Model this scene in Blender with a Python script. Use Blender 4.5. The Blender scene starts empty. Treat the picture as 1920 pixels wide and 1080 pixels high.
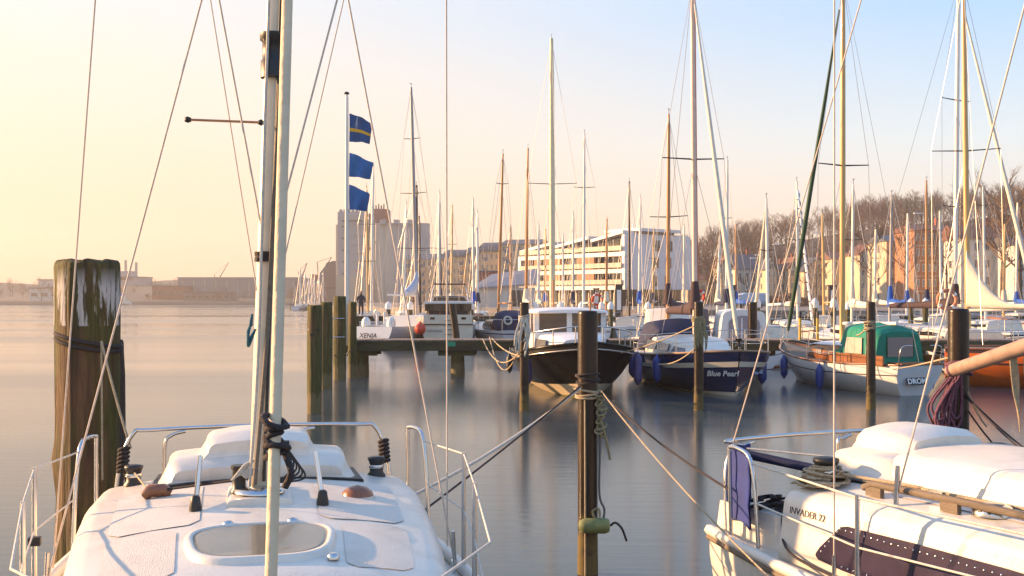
import bpy, bmesh, math, random
from mathutils import Vector, Matrix
V = Vector
random.seed(11)
scene = bpy.context.scene
# ------------------------------------------------------------------ camera
CH, FP, HY = 2.7, 2000.0, 561.0            # eye height, focal length in 1920-wide pixels, horizon row
cam_d = bpy.data.cameras.new('camera'); cam = bpy.data.objects.new('camera', cam_d)
scene.collection.objects.link(cam); scene.camera = cam
cam.location = (0, 0, CH); cam.rotation_euler = (math.radians(90), 0, 0)
cam_d.sensor_fit = 'HORIZONTAL'; cam_d.sensor_width = 36; cam_d.lens = 36 * FP / 1920
cam_d.shift_y = (HY - 540) / 1920.0
cam_d.clip_start = 0.1; cam_d.clip_end = 6000
# ------------------------------------------------------------------ light
SUN_AZ, SUN_EL = math.radians(15), math.radians(14)   # azimuth: beyond due left
to_sun = V((-math.cos(SUN_AZ) * math.cos(SUN_EL), math.sin(SUN_AZ) * math.cos(SUN_EL), math.sin(SUN_EL)))
w = bpy.data.worlds.new('World'); scene.world = w; w.use_nodes = True
nt = w.node_tree; nd = nt.nodes; lk = nt.links; nd.clear()
out = nd.new('ShaderNodeOutputWorld'); bg = nd.new('ShaderNodeBackground'); bg.inputs['Strength'].default_value = 0.055
sky = nd.new('ShaderNodeTexSky'); sky.sky_type = 'NISHITA'; sky.sun_disc = False
sky.sun_elevation = SUN_EL; sky.sun_rotation = math.atan2(to_sun.x, to_sun.y)
sky.air_density = 1.0; sky.dust_density = 2.5; sky.ozone_density = 1.2
tc = nd.new('ShaderNodeTexCoord'); sep = nd.new('ShaderNodeSeparateXYZ'); lk.new(tc.outputs['Generated'], sep.inputs[0])
def ramp(nodes, stops):
    r = nodes.new('ShaderNodeValToRGB'); e = r.color_ramp.elements
    while len(e) < len(stops): e.new(0.5)
    for el, (p, c) in zip(e, stops): el.position = p; el.color = (*c, 1)
    return r
# clear evening sky: a warm haze band that thins with height, warmer and brighter on the sun's side
r_sun = ramp(nd, [(0.0, (.93, .59, .38)), (.10, (.95, .69, .48)), (.20, (.92, .78, .64)), (.32, (.78, .83, .87)), (.48, (.48, .66, .92)), (1.0, (.21, .41, .83))])
r_far = ramp(nd, [(0.0, (.87, .66, .51)), (.07, (.85, .75, .65)), (.14, (.69, .80, .86)), (.25, (.37, .63, .95)), (1.0, (.16, .36, .82))])
for r in (r_sun, r_far): lk.new(sep.outputs['Z'], r.inputs['Fac'])
dt = nd.new('ShaderNodeVectorMath'); dt.operation = 'DOT_PRODUCT'; lk.new(tc.outputs['Generated'], dt.inputs[0])
hs = V((to_sun.x, to_sun.y, 0)).normalized(); dt.inputs[1].default_value = hs
mr = nd.new('ShaderNodeMapRange'); mr.inputs['From Min'].default_value = -0.35; mr.inputs['From Max'].default_value = 0.75
mr.interpolation_type = 'SMOOTHSTEP'; lk.new(dt.outputs['Value'], mr.inputs['Value'])
mx = nd.new('ShaderNodeMixRGB'); lk.new(mr.outputs[0], mx.inputs[0]); lk.new(r_far.outputs[0], mx.inputs[1]); lk.new(r_sun.outputs[0], mx.inputs[2])
sc10 = nd.new('ShaderNodeVectorMath'); sc10.operation = 'SCALE'; sc10.inputs['Scale'].default_value = 10.0; lk.new(mx.outputs[0], sc10.inputs[0])
mx2 = nd.new('ShaderNodeMixRGB'); mx2.inputs[0].default_value = 0.82
lk.new(sky.outputs[0], mx2.inputs[1]); lk.new(sc10.outputs[0], mx2.inputs[2])
lk.new(mx2.outputs[0], bg.inputs['Color']); lk.new(bg.outputs[0], out.inputs['Surface'])
sun_d = bpy.data.lights.new('sun', 'SUN'); sun_d.energy = 5.0; sun_d.angle = math.radians(0.6); sun_d.color = (1.0, .60, .30)
sun = bpy.data.objects.new('sun', sun_d); scene.collection.objects.link(sun)
sun.rotation_euler = (-to_sun).to_track_quat('-Z', 'Y').to_euler(); sun.location = (-30, 20, 40)
vs = scene.view_settings; vs.view_transform = 'Standard'; vs.look = 'None'; vs.exposure = 1.3; vs.gamma = 1; vs.use_curve_mapping = False
cy = scene.cycles; cy.use_denoising = True; cy.max_bounces = 6; cy.volume_bounces = 0; cy.caustics_reflective = False; cy.caustics_refractive = False
try: cy.denoiser = 'OPENIMAGEDENOISE'
except Exception: pass
# ------------------------------------------------------------------ helpers
def P(x, y, D): return V(((x - 960) / FP * D, D, CH - (y - HY) / FP * D))
def PX(x, D): return (x - 960) / FP * D
def PZ(y, D): return CH - (y - HY) / FP * D
def lerp(a, b, t): return a + (b - a) * t
COL = scene.collection
MATS = {}
def mat(name, col, rough=.5, metal=0., var=.12, scale=4., bump=0., bscale=None, stretch=(1, 1, 1), coat=0., dirt=None, dirt_amt=.5, dscale=2., alpha=None, spec=.5):
    if name in MATS: return MATS[name]
    m = bpy.data.materials.new(name); m.use_nodes = True; n = m.node_tree.nodes; l = m.node_tree.links
    b = n['Principled BSDF']; b.inputs['Roughness'].default_value = rough; b.inputs['Metallic'].default_value = metal
    b.inputs['Coat Weight'].default_value = coat; b.inputs['Coat Roughness'].default_value = .08; b.inputs['Specular IOR Level'].default_value = spec
    t = n.new('ShaderNodeTexCoord'); mp = n.new('ShaderNodeMapping'); mp.inputs['Scale'].default_value = stretch
    l.new(t.outputs['Object'], mp.inputs['Vector'])
    no = n.new('ShaderNodeTexNoise'); no.inputs['Scale'].default_value = scale; no.inputs['Detail'].default_value = 6; no.inputs['Roughness'].default_value = .6
    l.new(mp.outputs[0], no.inputs['Vector'])
    lo = [max(0, c * (1 - var)) for c in col]; hi = [min(1, c * (1 + var)) for c in col]
    r = ramp(n, [(.3, lo), (.7, hi)]); l.new(no.outputs['Fac'], r.inputs['Fac']); cur = r.outputs[0]
    if dirt:
        n2 = n.new('ShaderNodeTexNoise'); n2.inputs['Scale'].default_value = dscale; n2.inputs['Detail'].default_value = 8; n2.inputs['Roughness'].default_value = .7
        l.new(mp.outputs[0], n2.inputs['Vector'])
        r2 = ramp(n, [(.5, (0, 0, 0)), (.68, (dirt_amt,) * 3)]); l.new(n2.outputs['Fac'], r2.inputs['Fac'])
        mm = n.new('ShaderNodeMixRGB'); l.new(r2.outputs[0], mm.inputs[0]); l.new(cur, mm.inputs[1]); mm.inputs[2].default_value = (*dirt, 1); cur = mm.outputs[0]
    l.new(cur, b.inputs['Base Color'])
    # roughness breaks up a little as on any used surface
    mrr = n.new('ShaderNodeMapRange'); mrr.inputs['To Min'].default_value = max(.02, rough * .8); mrr.inputs['To Max'].default_value = min(1, rough * 1.2)
    l.new(no.outputs['Fac'], mrr.inputs['Value']); l.new(mrr.outputs[0], b.inputs['Roughness'])
    if bump:
        nb = n.new('ShaderNodeTexNoise'); nb.inputs['Scale'].default_value = bscale or scale * 4; nb.inputs['Detail'].default_value = 5
        l.new(mp.outputs[0], nb.inputs['Vector']); bp = n.new('ShaderNodeBump'); bp.inputs['Strength'].default_value = bump; bp.inputs['Distance'].default_value = .02
        l.new(nb.outputs['Fac'], bp.inputs['Height']); l.new(bp.outputs[0], b.inputs['Normal'])
    if alpha is not None: b.inputs['Alpha'].default_value = alpha
    MATS[name] = m; return m
def glass(name, col, rough=.06, trans=0., metal=0.):
    if name in MATS: return MATS[name]
    m = bpy.data.materials.new(name); m.use_nodes = True; b = m.node_tree.nodes['Principled BSDF']
    b.inputs['Base Color'].default_value = (*col, 1); b.inputs['Roughness'].default_value = rough; b.inputs['Transmission Weight'].default_value = trans
    b.inputs['Specular IOR Level'].default_value = .8; b.inputs['Metallic'].default_value = metal
    MATS[name] = m; return m
class MB:
    def __init__(s): s.v = []; s.f = []; s.m = []; s.s = []
    def add(s, vs, fs, mi=0, sm=False):
        o = len(s.v); s.v += [tuple(p) for p in vs]
        for f in fs: s.f.append([i + o for i in f]); s.m.append(mi); s.s.append(sm)
    def box(s, c, d, rot=None, mi=0, taper=1.0):
        hx, hy, hz = d[0] / 2, d[1] / 2, d[2] / 2; vs = []
        for z in (-1, 1):
            k = taper if z > 0 else 1
            for x, y in ((-1, -1), (1, -1), (1, 1), (-1, 1)): vs.append(V((x * hx * k, y * hy * k, z * hz)))
        if rot is not None: vs = [rot @ p for p in vs]
        s.add([p + V(c) for p in vs], [(3, 2, 1, 0), (4, 5, 6, 7), (0, 1, 5, 4), (1, 2, 6, 5), (2, 3, 7, 6), (3, 0, 4, 7)], mi); return s
    def tube(s, pts, r, n=8, mi=0, flat=1.0):
        pts = [V(p) for p in pts]; k = len(pts); rs = r if isinstance(r, (list, tuple)) else [r] * k
        prev = None; vs = []
        for i, p in enumerate(pts):
            t = (pts[min(i + 1, k - 1)] - pts[max(i - 1, 0)]); t = t.normalized() if t.length > 1e-9 else V((0, 0, 1))
            if prev is None:
                a = V((0, 0, 1)) if abs(t.z) < .9 else V((1, 0, 0)); u = t.cross(a).normalized()
            else:
                u = prev - t * prev.dot(t); u = u.normalized() if u.length > 1e-6 else t.orthogonal().normalized()
            prev = u; v = t.cross(u)
            for j in range(n):
                a = 2 * math.pi * j / n; vs.append(p + (u * math.cos(a) + v * math.sin(a) * flat) * rs[i])
        fs = []
        for i in range(k - 1):
            for j in range(n):
                j2 = (j + 1) % n; fs.append((i * n + j, i * n + j2, (i + 1) * n + j2, (i + 1) * n + j))
        s.add(vs, fs, mi, n > 4)
        s.add([vs[j] for j in range(n)], [tuple(reversed(range(n)))], mi); s.add([vs[(k - 1) * n + j] for j in range(n)], [tuple(range(n))], mi)
        return s
    def lathe(s, prof, c=(0, 0, 0), n=16, mi=0, rot=None):
        vs = []; c = V(c)
        for r, z in prof:
            for j in range(n):
                a = 2 * math.pi * j / n; p = V((r * math.cos(a), r * math.sin(a), z)); vs.append(c + (rot @ p if rot is not None else p))
        k = len(prof); fs = []
        for i in range(k - 1):
            for j in range(n):
                j2 = (j + 1) % n; fs.append((i * n + j, i * n + j2, (i + 1) * n + j2, (i + 1) * n + j))
        s.add(vs, fs, mi, True)
        if prof[0][0] > 1e-4: s.add(vs[:n], [tuple(reversed(range(n)))], mi)
        if prof[-1][0] > 1e-4: s.add(vs[(k - 1) * n:], [tuple(range(n))], mi)
        return s
    def loft(s, rings, closed=True, caps=True, mi=0, sm=True, rowm=None):
        n = len(rings[0]); k = len(rings); vs = [p for r in rings for p in r]; m = n if closed else n - 1
        for i in range(k - 1):
            for j in range(m):
                j2 = (j + 1) % n
                s.add([], [], 0)
        o = len(s.v); s.v += [tuple(p) for p in vs]
        for i in range(k - 1):
            for j in range(m):
                j2 = (j + 1) % n; s.f.append([o + i * n + j, o + i * n + j2, o + (i + 1) * n + j2, o + (i + 1) * n + j]); s.m.append(rowm[j] if rowm else mi); s.s.append(sm)
        if caps:
            s.add(rings[0], [tuple(reversed(range(n)))], mi); s.add(rings[-1], [tuple(range(n))], mi)
        return s
    def prism(s, poly, a, b, mi=0):   # poly: list of 3-D points, extruded by vector b-a
        d = V(b) - V(a); n = len(poly); p0 = [V(p) for p in poly]; p1 = [p + d for p in p0]
        s.add(p0 + p1, [tuple(reversed(range(n))), tuple(range(n, 2 * n))] + [(i, (i + 1) % n, n + (i + 1) % n, n + i) for i in range(n)], mi); return s
    def mesh(s, name):
        me = bpy.data.meshes.new(name); me.from_pydata(s.v, [], s.f); me.polygons.foreach_set('material_index', s.m); me.polygons.foreach_set('use_smooth', s.s)
        bm = bmesh.new(); bm.from_mesh(me); bmesh.ops.recalc_face_normals(bm, faces=bm.faces); bm.to_mesh(me); bm.free()
        me.update(); return me
    def build(s, name, mats, parent=None):
        me = s.mesh(name); o = bpy.data.objects.new(name, me)
        for m in (mats if isinstance(mats, (list, tuple)) else [mats]): me.materials.append(m)
        COL.objects.link(o)
        if parent is not None: o.parent = parent
        return o
def tag(o, label, cat, group=None):
    o['label'] = label; o['category'] = cat
    if group: o['group'] = group
    return o
def thing(name, label, cat, loc=(0, 0, 0), rz=0., group=None, roll=0.):
    o = bpy.data.objects.new(name, None); o.empty_display_size = .2; COL.objects.link(o); o.location = loc
    o.rotation_euler = (roll, 0, rz); return tag(o, label, cat, group)
def struct(o): o['kind'] = 'structure'; return o
def share(name, me, parent, loc=(0, 0, 0), rot=None, scl=None):
    o = bpy.data.objects.new(name, me); COL.objects.link(o); o.parent = parent; o.location = loc
    if rot is not None: o.rotation_euler = rot
    if scl is not None: o.scale = scl
    return o
def text(s, size, m, parent, mw, name='lettering', shear=0., depth=.004, bold=0.):
    c = bpy.data.curves.new(name, 'FONT'); c.body = s; c.size = size; c.extrude = depth; c.shear = shear; c.align_x = 'CENTER'; c.align_y = 'CENTER'; c.offset = bold
    c.resolution_u = 3
    t = bpy.data.objects.new('tmp', c); COL.objects.link(t); dg = bpy.context.evaluated_depsgraph_get()
    me = bpy.data.meshes.new_from_object(t.evaluated_get(dg)); bpy.data.objects.remove(t)
    me.materials.clear(); me.materials.append(m); o = bpy.data.objects.new(name, me); COL.objects.link(o); o.parent = parent; o.matrix_local = mw; return o
def frame(o, xd, zd):   # matrix: text x along xd, text y (up) along zd
    x = V(xd).normalized(); y = V(zd); y = (y - x * y.dot(x)).normalized(); z = x.cross(y)
    return Matrix(((x.x, y.x, z.x, o[0]), (x.y, y.y, z.y, o[1]), (x.z, y.z, z.z, o[2]), (0, 0, 0, 1)))
def sag(a, b, d, n=12):
    a, b = V(a), V(b); return [a.lerp(b, i / n) - V((0, 0, d * 4 * (i / n) * (1 - i / n))) for i in range(n + 1)]
def arc(c, r, a0, a1, n, u, v):
    return [V(c) + V(u) * (r * math.cos(lerp(a0, a1, i / n))) + V(v) * (r * math.sin(lerp(a0, a1, i / n))) for i in range(n + 1)]
def smooth_pts(pts, n=5):   # Catmull-Rom through pts
    pts = [V(p) for p in pts]; o = []
    for i in range(len(pts) - 1):
        p0, p1, p2, p3 = pts[max(i - 1, 0)], pts[i], pts[i + 1], pts[min(i + 2, len(pts) - 1)]
        for k in range(n):
            t = k / n; o.append(.5 * ((2 * p1) + (p2 - p0) * t + (2 * p0 - 5 * p1 + 4 * p2 - p3) * t * t + (3 * p1 - p0 - 3 * p2 + p3) * t ** 3))
    o.append(pts[-1]); return o
# ------------------------------------------------------------------ materials
M_gel = mat('gelcoat', (.72, .67, .585), .38, var=.07, scale=1.8, dirt=(.46, .41, .33), dirt_amt=.45, dscale=3.5, coat=.12, bump=.10, bscale=70)
M_gel2 = mat('gelcoat_cream', (.68, .62, .50), .35, var=.06, dirt=(.45, .40, .3), dirt_amt=.3)
M_white = mat('white_paint', (.76, .76, .75), .35, var=.05, scale=2, dirt=(.5, .48, .42), dirt_amt=.25)
M_steel = mat('stainless', (.62, .61, .6), .22, 1., var=.06, scale=8)
M_alu = mat('aluminium_spar', (.66, .62, .55), .42, .25, var=.08, scale=3, stretch=(1, 1, .2))
M_wspar = mat('white_spar', (.74, .72, .67), .4, var=.06, scale=3)
M_ospar = mat('varnished_spar', (.46, .20, .065), .35, var=.2, scale=3, stretch=(6, 6, .5), coat=.4)
M_yspar = mat('golden_spar', (.58, .36, .13), .38, var=.18, scale=3, stretch=(6, 6, .5), coat=.3)
M_bspar = mat('dark_spar', (.045, .035, .03), .45, var=.3)
M_black = mat('black_rubber', (.015, .015, .016), .55, var=.3)
M_dark = mat('dark_fitting', (.022, .02, .018), .45, var=.3, scale=12)
M_rope = mat('rope_beige', (.42, .33, .21), .9, var=.25, scale=40, bump=.5, bscale=120)
M_ropew = mat('rope_white', (.62, .58, .5), .9, var=.18, scale=40, bump=.4, bscale=120)
M_roped = mat('rope_dark', (.04, .03, .03), .9, var=.35, scale=40, bump=.4, bscale=120)
M_ropep = mat('rope_purple', (.15, .06, .09), .9, var=.4, scale=30, bump=.8, bscale=60)
M_wire = mat('rigging_wire', (.40, .37, .34), .4, .7, var=.1)
M_wirel = mat('rigging_rope_light', (.66, .54, .44), .7, var=.15, scale=30)
M_teak = mat('weathered_teak', (.17, .13, .09), .75, var=.3, scale=5, stretch=(.6, 8, 8), bump=.4)
M_mahog = mat('mahogany', (.24, .085, .03), .35, var=.3, scale=4, stretch=(.6, 8, 8), coat=.4)
M_navy = mat('navy_hull', (.010, .020, .075), .16, var=.2, coat=.5, scale=2)
M_blackh = mat('black_hull', (.010, .008, .007), .25, var=.3, scale=2, spec=.18)
M_orange = mat('orange_hull', (.72, .15, .02), .3, var=.12, coat=.3, scale=2)
M_antif = mat('antifouling', (.05, .045, .04), .8, var=.4, scale=3)
M_navyc = mat('navy_canvas', (.012, .018, .06), .8, var=.25, scale=6, bump=.2, bscale=30)
M_bluec = mat('blue_canvas', (.01, .09, .42), .75, var=.2, scale=5, bump=.3, bscale=10)
M_greenc = mat('green_canvas', (.0, .20, .13), .75, var=.25, scale=4, bump=1., bscale=5)
M_greens = mat('green_sailcover', (.015, .06, .03), .7, var=.3, scale=8, bump=.3)
M_brownc = mat('brown_canvas', (.05, .025, .03), .8, var=.25, scale=5, bump=.3, bscale=9)
M_sail = mat('sailcloth', (.70, .62, .50), .75, var=.1, scale=4, bump=.8, bscale=5)
M_fendb = mat('blue_fender', (.012, .05, .26), .42, var=.2, scale=5, dirt=(.01, .015, .03), dirt_amt=.5)
M_fendd = mat('dark_fender', (.02, .018, .018), .5, var=.3)
M_redp = mat('red_plastic', (.60, .05, .02), .45, var=.15)
M_yell = mat('yellow_paint', (.70, .42, .03), .5, var=.15)
M_glassd = glass('dark_glass', (.018, .017, .018), .08)
M_glassb = glass('bright_pane', (.35, .31, .27), .15)
M_glassp = mat('tinted_acrylic', (.035, .022, .045), .16, var=.3, scale=3, coat=.3)
M_hatchp = mat('smoked_hatch', (.20, .17, .12), .22, var=.12, scale=3, coat=.3)
M_nonskid = mat('nonskid_deck', (.71, .66, .575), .6, var=.07, scale=2, dirt=(.46, .41, .33), dirt_amt=.4, dscale=3.5, bump=.45, bscale=160)
# ------------------------------------------------------------------ water, haze
m = bpy.data.materials.new('harbour_water'); m.use_nodes = True; n = m.node_tree.nodes; l = m.node_tree.links; b = n['Principled BSDF']
b.inputs['Base Color'].default_value = (.046, .066, .074, 1); b.inputs['IOR'].default_value = 1.33; b.inputs['Roughness'].default_value = .16
g = n.new('ShaderNodeNewGeometry'); mp = n.new('ShaderNodeMapping'); mp.inputs['Scale'].default_value = (.35, 2.2, 1); l.new(g.outputs['Position'], mp.inputs['Vector'])
n1 = n.new('ShaderNodeTexNoise'); n1.inputs['Scale'].default_value = 2.2; n1.inputs['Detail'].default_value = 6; n1.inputs['Roughness'].default_value = .55; l.new(mp.outputs[0], n1.inputs['Vector'])
bp = n.new('ShaderNodeBump'); bp.inputs['Strength'].default_value = .14; bp.inputs['Distance'].default_value = .03; l.new(n1.outputs['Fac'], bp.inputs['Height']); l.new(bp.outputs[0], b.inputs['Normal'])
mp2 = n.new('ShaderNodeMapping'); mp2.inputs['Scale'].default_value = (.006, .05, 1); l.new(g.outputs['Position'], mp2.inputs['Vector'])
n2 = n.new('ShaderNodeTexNoise'); n2.inputs['Scale'].default_value = 1; n2.inputs['Detail'].default_value = 4; l.new(mp2.outputs[0], n2.inputs['Vector'])
mr = n.new('ShaderNodeMapRange'); mr.inputs['From Min'].default_value = .35; mr.inputs['From Max'].default_value = .65; mr.inputs['To Min'].default_value = .07; mr.inputs['To Max'].default_value = .22
l.new(n2.outputs['Fac'], mr.inputs['Value']); l.new(mr.outputs[0], b.inputs['Roughness'])
mb = MB(); mb.add([(-1200, -30, 0), (1200, -30, 0), (1200, 1080, 0), (-1200, 1080, 0)], [(0, 1, 2, 3)]); struct(mb.build('water', m))
hz = MB(); hz.box((0, 525, 34), (2420, 1130, 70))
mh = bpy.data.materials.new('haze_air'); mh.use_nodes = True; n = mh.node_tree.nodes; n.remove(n['Principled BSDF'])
pv = n.new('ShaderNodeVolumePrincipled'); pv.inputs['Color'].default_value = (1, .92, .84, 1); pv.inputs['Density'].default_value = .00045; pv.inputs['Anisotropy'].default_value = .25
mh.node_tree.links.new(pv.outputs[0], n['Material Output'].inputs['Volume'])
o = hz.build('haze', mh); o['kind'] = 'stuff'
# ------------------------------------------------------------------ boat-building helpers (local x forward from the transom, y port, z up)
def cab_ring(x, wb, wt, zb, zt, r=.06, camber=.05, lean=0.):
    h = [V((x, wb, zb)), V((x + lean * .5, lerp(wb, wt, .5), lerp(zb, zt - r, .5)))]
    for i in range(5):
        a = math.pi / 2 * i / 4; h.append(V((x + lean, wt - r + r * math.cos(a), zt - r + r * math.sin(a))))
    for k in (.66, .33):
        h.append(V((x + lean, (wt - r) * k, zt + camber * (1 - k * k))))
    mid = [V((x + lean, 0, zt + camber))]
    return h + mid + [V((p.x, -p.y, p.z)) for p in reversed(h)]
def cab(mb, secs, mi=0, sm=True):
    return mb.loft([cab_ring(*s) for s in secs], True, True, mi, sm)
def sheer(t, zs): a, m_, b_ = zs; return lerp(lerp(a, m_, min(1, t / .45)), b_, max(0, (t - .45) / .55) ** 1.7) if t > .45 else lerp(a, m_, math.sin(math.pi / 2 * t / .45))
def beam(t, B, tw, full=1.7, tm=.42):
    if t < tm: return B / 2 * (tw + (1 - tw) * math.sin(math.pi / 2 * t / tm))
    return B / 2 * max(.012, math.cos(math.pi / 2 * ((t - tm) / (1 - tm)) ** full) ** .9)
def hull_pt(t, v, L, B, zs, tw, rake, srake, full, bot, nm=2.8, nb=1.15):
    zt = sheer(t, zs); b_ = beam(t, B, tw, full); nn = lerp(nm, nb, t ** 2.2)
    y = b_ * (1 - (1 - v) ** nn); z = bot + (zt - bot) * v
    x = L * t - rake * (1 - v) * t ** 4 + srake * (1 - v) * (1 - t) ** 3
    return V((x, y, z))
class Hull:
    def __init__(s, L, B, zs, tw=.75, rake=.8, srake=.0, full=1.7, bot=-.35, rows=None, nm=2.8, nb=1.15):
        s.a = (L, B, zs, tw, rake, srake, full, bot, nm, nb); s.L = L; s.rows = rows or [(0, 1), (.2, 1), (.3, 1), (.34, 0), (.5, 0), (.66, 0), (.8, 0), (.92, 0), (1, 0)]
    def pt(s, t, v, side=1): p = hull_pt(t, v, *s.a); return V((p.x, p.y * side, p.z))
    def v_at(s, t, z): zt = sheer(t, s.a[2]); return (z - s.a[7]) / (zt - s.a[7])
    def shell(s, mats, parent, ns=22, name='hull'):
        mb = MB(); vs_ = [r[0] for r in s.rows]; rm = [r[1] for r in s.rows]
        for side in (1, -1):
            rings = [[s.pt(i / ns, v, side) for v in vs_] for i in range(ns + 1)]
            mb.loft(rings, False, False, rowm=rm[1:] if len(rm) == len(vs_) else rm)
        return mb.build(name, mats, parent)
    def transom(s, mats, parent, name='transom', thick=.0, rows=None):
        mb = MB(); vs_ = [r[0] for r in s.rows]; rm = [r[1] for r in s.rows]
        for i in range(len(vs_) - 1):
            a, b_ = s.pt(0, vs_[i]), s.pt(0, vs_[i + 1]); A, B_ = V((a.x, -a.y, a.z)), V((b_.x, -b_.y, b_.z))
            mb.add([a, b_, B_, A], [(0, 1, 2, 3)], rm[i + 1])
        return mb.build(name, mats, parent)
    def deck(s, m, parent, drop=.03, camber=.06, ns=22, t0=0., t1=1., name='deck'):
        mb = MB(); rings = []
        for i in range(ns + 1):
            t = lerp(t0, t1, i / ns); e = s.pt(t, 1); rings.append([V((e.x, e.y * k, e.z - drop + camber * (1 - k * k))) for k in (1, .6, .2, -.2, -.6, -1)])
        mb.loft(rings, False, False); return mb.build(name, m, parent)
    def rail(s, m, parent, r=.03, dz=.0, ns=22, name='toe_rail', v=1., flat=1., off=0.):
        mb = MB(); pts = [s.pt(i / ns, v, 1) + V((0, off, dz)) for i in range(ns + 1)] + [s.pt(1 - i / ns, v, -1) + V((0, -off, dz)) for i in range(1, ns + 1)]
        mb.tube(pts, r, 6, flat=flat); return mb.build(name, m, parent)
def fender(loc, m, L=.62, r=.12, parent=None, label=None, rope_up=.4, group=None, tilt=0.):
    o = thing('fender', label, 'fender', loc, 0, group); o.rotation_euler = (tilt, tilt * .5, 0)
    prof = [(.012, -L / 2 - .06), (.03, -L / 2 - .03), (r * .55, -L / 2 + .02), (r * .9, -L / 2 + .09), (r, -L / 2 + .16), (r, L / 2 - .16), (r * .9, L / 2 - .09), (r * .55, L / 2 - .02), (.035, L / 2 + .03), (.02, L / 2 + .07)]
    MB().lathe(prof, n=14).build('body', m, o)
    MB().tube([(0, 0, L / 2 + .05), (.01, 0, L / 2 + .05 + rope_up)], .012, 6).build('lanyard', M_ropew, o); return o
def winch(name, label, loc, parent_rz, s=1.0, m=M_dark, group=None):
    o = thing(name, label, 'winch', loc, parent_rz, group)
    return o
def winch_part(parent, c, s=1.):
    w_ = MB().lathe([(.085 * s, 0), (.085 * s, .02 * s), (.062 * s, .05 * s), (.058 * s, .11 * s), (.07 * s, .15 * s), (.078 * s, .16 * s), (.078 * s, .18 * s), (.04 * s, .19 * s)], c, 18).build('winch', M_dark, parent)
    MB().lathe([(.066 * s, .085 * s), (.072 * s, .1 * s), (.066 * s, .115 * s)], c, 18).build('drum_band', M_steel, w_); return w_
def rope_obj(name, label, pts, r, m, cat='rope', group=None, n=7):
    o = MB().tube(pts, r, n).build(name, m); return tag(o, label, cat, group)
def stanchion_parts(parent, pts, r=.0125, m=None, name='stanchion'):
    for a, b_ in pts: MB().tube([a, V(a).lerp(V(b_), .5), b_], r, 8).build(name, m or M_steel, parent)
# ------------------------------------------------------------------ the two cabin sloops in the foreground
CABS = [(1.02, 1.12, 1.06, 1.36, .10, .09), (1.12, 1.14, 1.08, 1.39, .12, .09), (1.8, 1.15, 1.08, 1.41, .12, .09), (2.6, 1.11, 1.03, 1.41, .12, .09), (3.3, 1.05, .97, 1.39, .12, .085), (3.9, .99, .90, 1.35, .12, .075), (4.1, .96, .86, 1.30, .12, .06)]
def cab_at(lx):
    for a, b_ in zip(CABS, CABS[1:]):
        if a[0] <= lx <= b_[0]: t = (lx - a[0]) / (b_[0] - a[0]); return [lerp(p, q, t) for p, q in zip(a, b_)]
    return list(CABS[0] if lx < 2 else CABS[-1])
def roof_z(lx, ly):
    x, wb, wt, zt, r, c = cab_at(lx); k = min(1, abs(ly) / (wt - r)); return zt + c * (1 - k * k)
def cabin_sloop(label, stern, h, roll=0., tw=.86):
    o = thing('sailing_yacht', label, 'yacht', (stern[0], stern[1], 0), math.atan2(h[1], h[0]), roll=roll)
    H_ = Hull(6.15, 2.72, (.86, .86, 1.08), tw=tw, rake=.7, full=2.0, bot=-.3, rows=[(0, 1), (.2, 1), (.3, 1), (.36, 0), (.5, 0), (.68, 0), (.85, 0), (.95, 0), (1, 0)])
    H_.shell([M_gel, M_fendb], o, 26); H_.transom([M_gel, M_fendb], o); H_.deck(M_gel, o, ns=26, drop=.01)
    H_.rail(M_gel, o, r=.045, dz=.02, name='bulwark_rim')
    H_.rail(M_teak, o, r=.022, dz=-.035, off=.012, name='rubbing_strake')
    for sd in (1, -1): MB().box((.52, sd * .78, .99), (.98, .26, .26), taper=.92).build('coaming', M_gel, o)
    MB().box((.58, 0, .9), (.95, 1.28, .05)).build('cockpit_floor', M_teak, o)
    mb = MB()
    cab(mb, [(x, wb, wt, .82, zt, r, c) for x, wb, wt, zt, r, c in CABS] + [(4.45, .80, .66, .85, 1.12, .08, .05), (4.8, .62, .5, .9, 1.02, .04, .03)])
    mb.build('cabin', M_gel, o)
    return o, H_
def roof_z_old(lx, ly):
    zt = 1.41 if lx < 2.6 else lerp(1.41, 1.38, (lx - 2.6) / .7) if lx < 3.3 else lerp(1.38, 1.33, (lx - 3.3) / .42)
    return zt + .10 * (1 - min(1, abs(ly) / .85) ** 2)
def pop_hatch(o):
    mb = MB(); cab(mb, [(.98, .66, .60, 1.40, 1.58, .07, .03), (1.02, .68, .62, 1.40, 1.62, .08, .03), (1.5, .68, .60, 1.44, 1.62, .08, .03), (1.63, .68, .56, 1.44, 1.56, .07, .02, -.03)])
    ht = mb.build('sliding_hatch', M_gel, o)
    mb = MB(); cab(mb, [(.96, .42, .34, 1.58, 1.72, .06, .03), (1.02, .43, .36, 1.58, 1.76, .07, .03), (1.38, .43, .36, 1.58, 1.76, .07, .03), (1.56, .42, .33, 1.56, 1.72, .06, .02, -.06)])
    mb.build('raised_top', M_gel, ht)
    mb = MB(); cab(mb, [(.96, .70, .70, 1.415, 1.445, .012, .03), (1.655, .70, .70, 1.425, 1.47, .012, .03)]); mb.build('rubber_seal', M_black, ht)
    return ht
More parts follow.
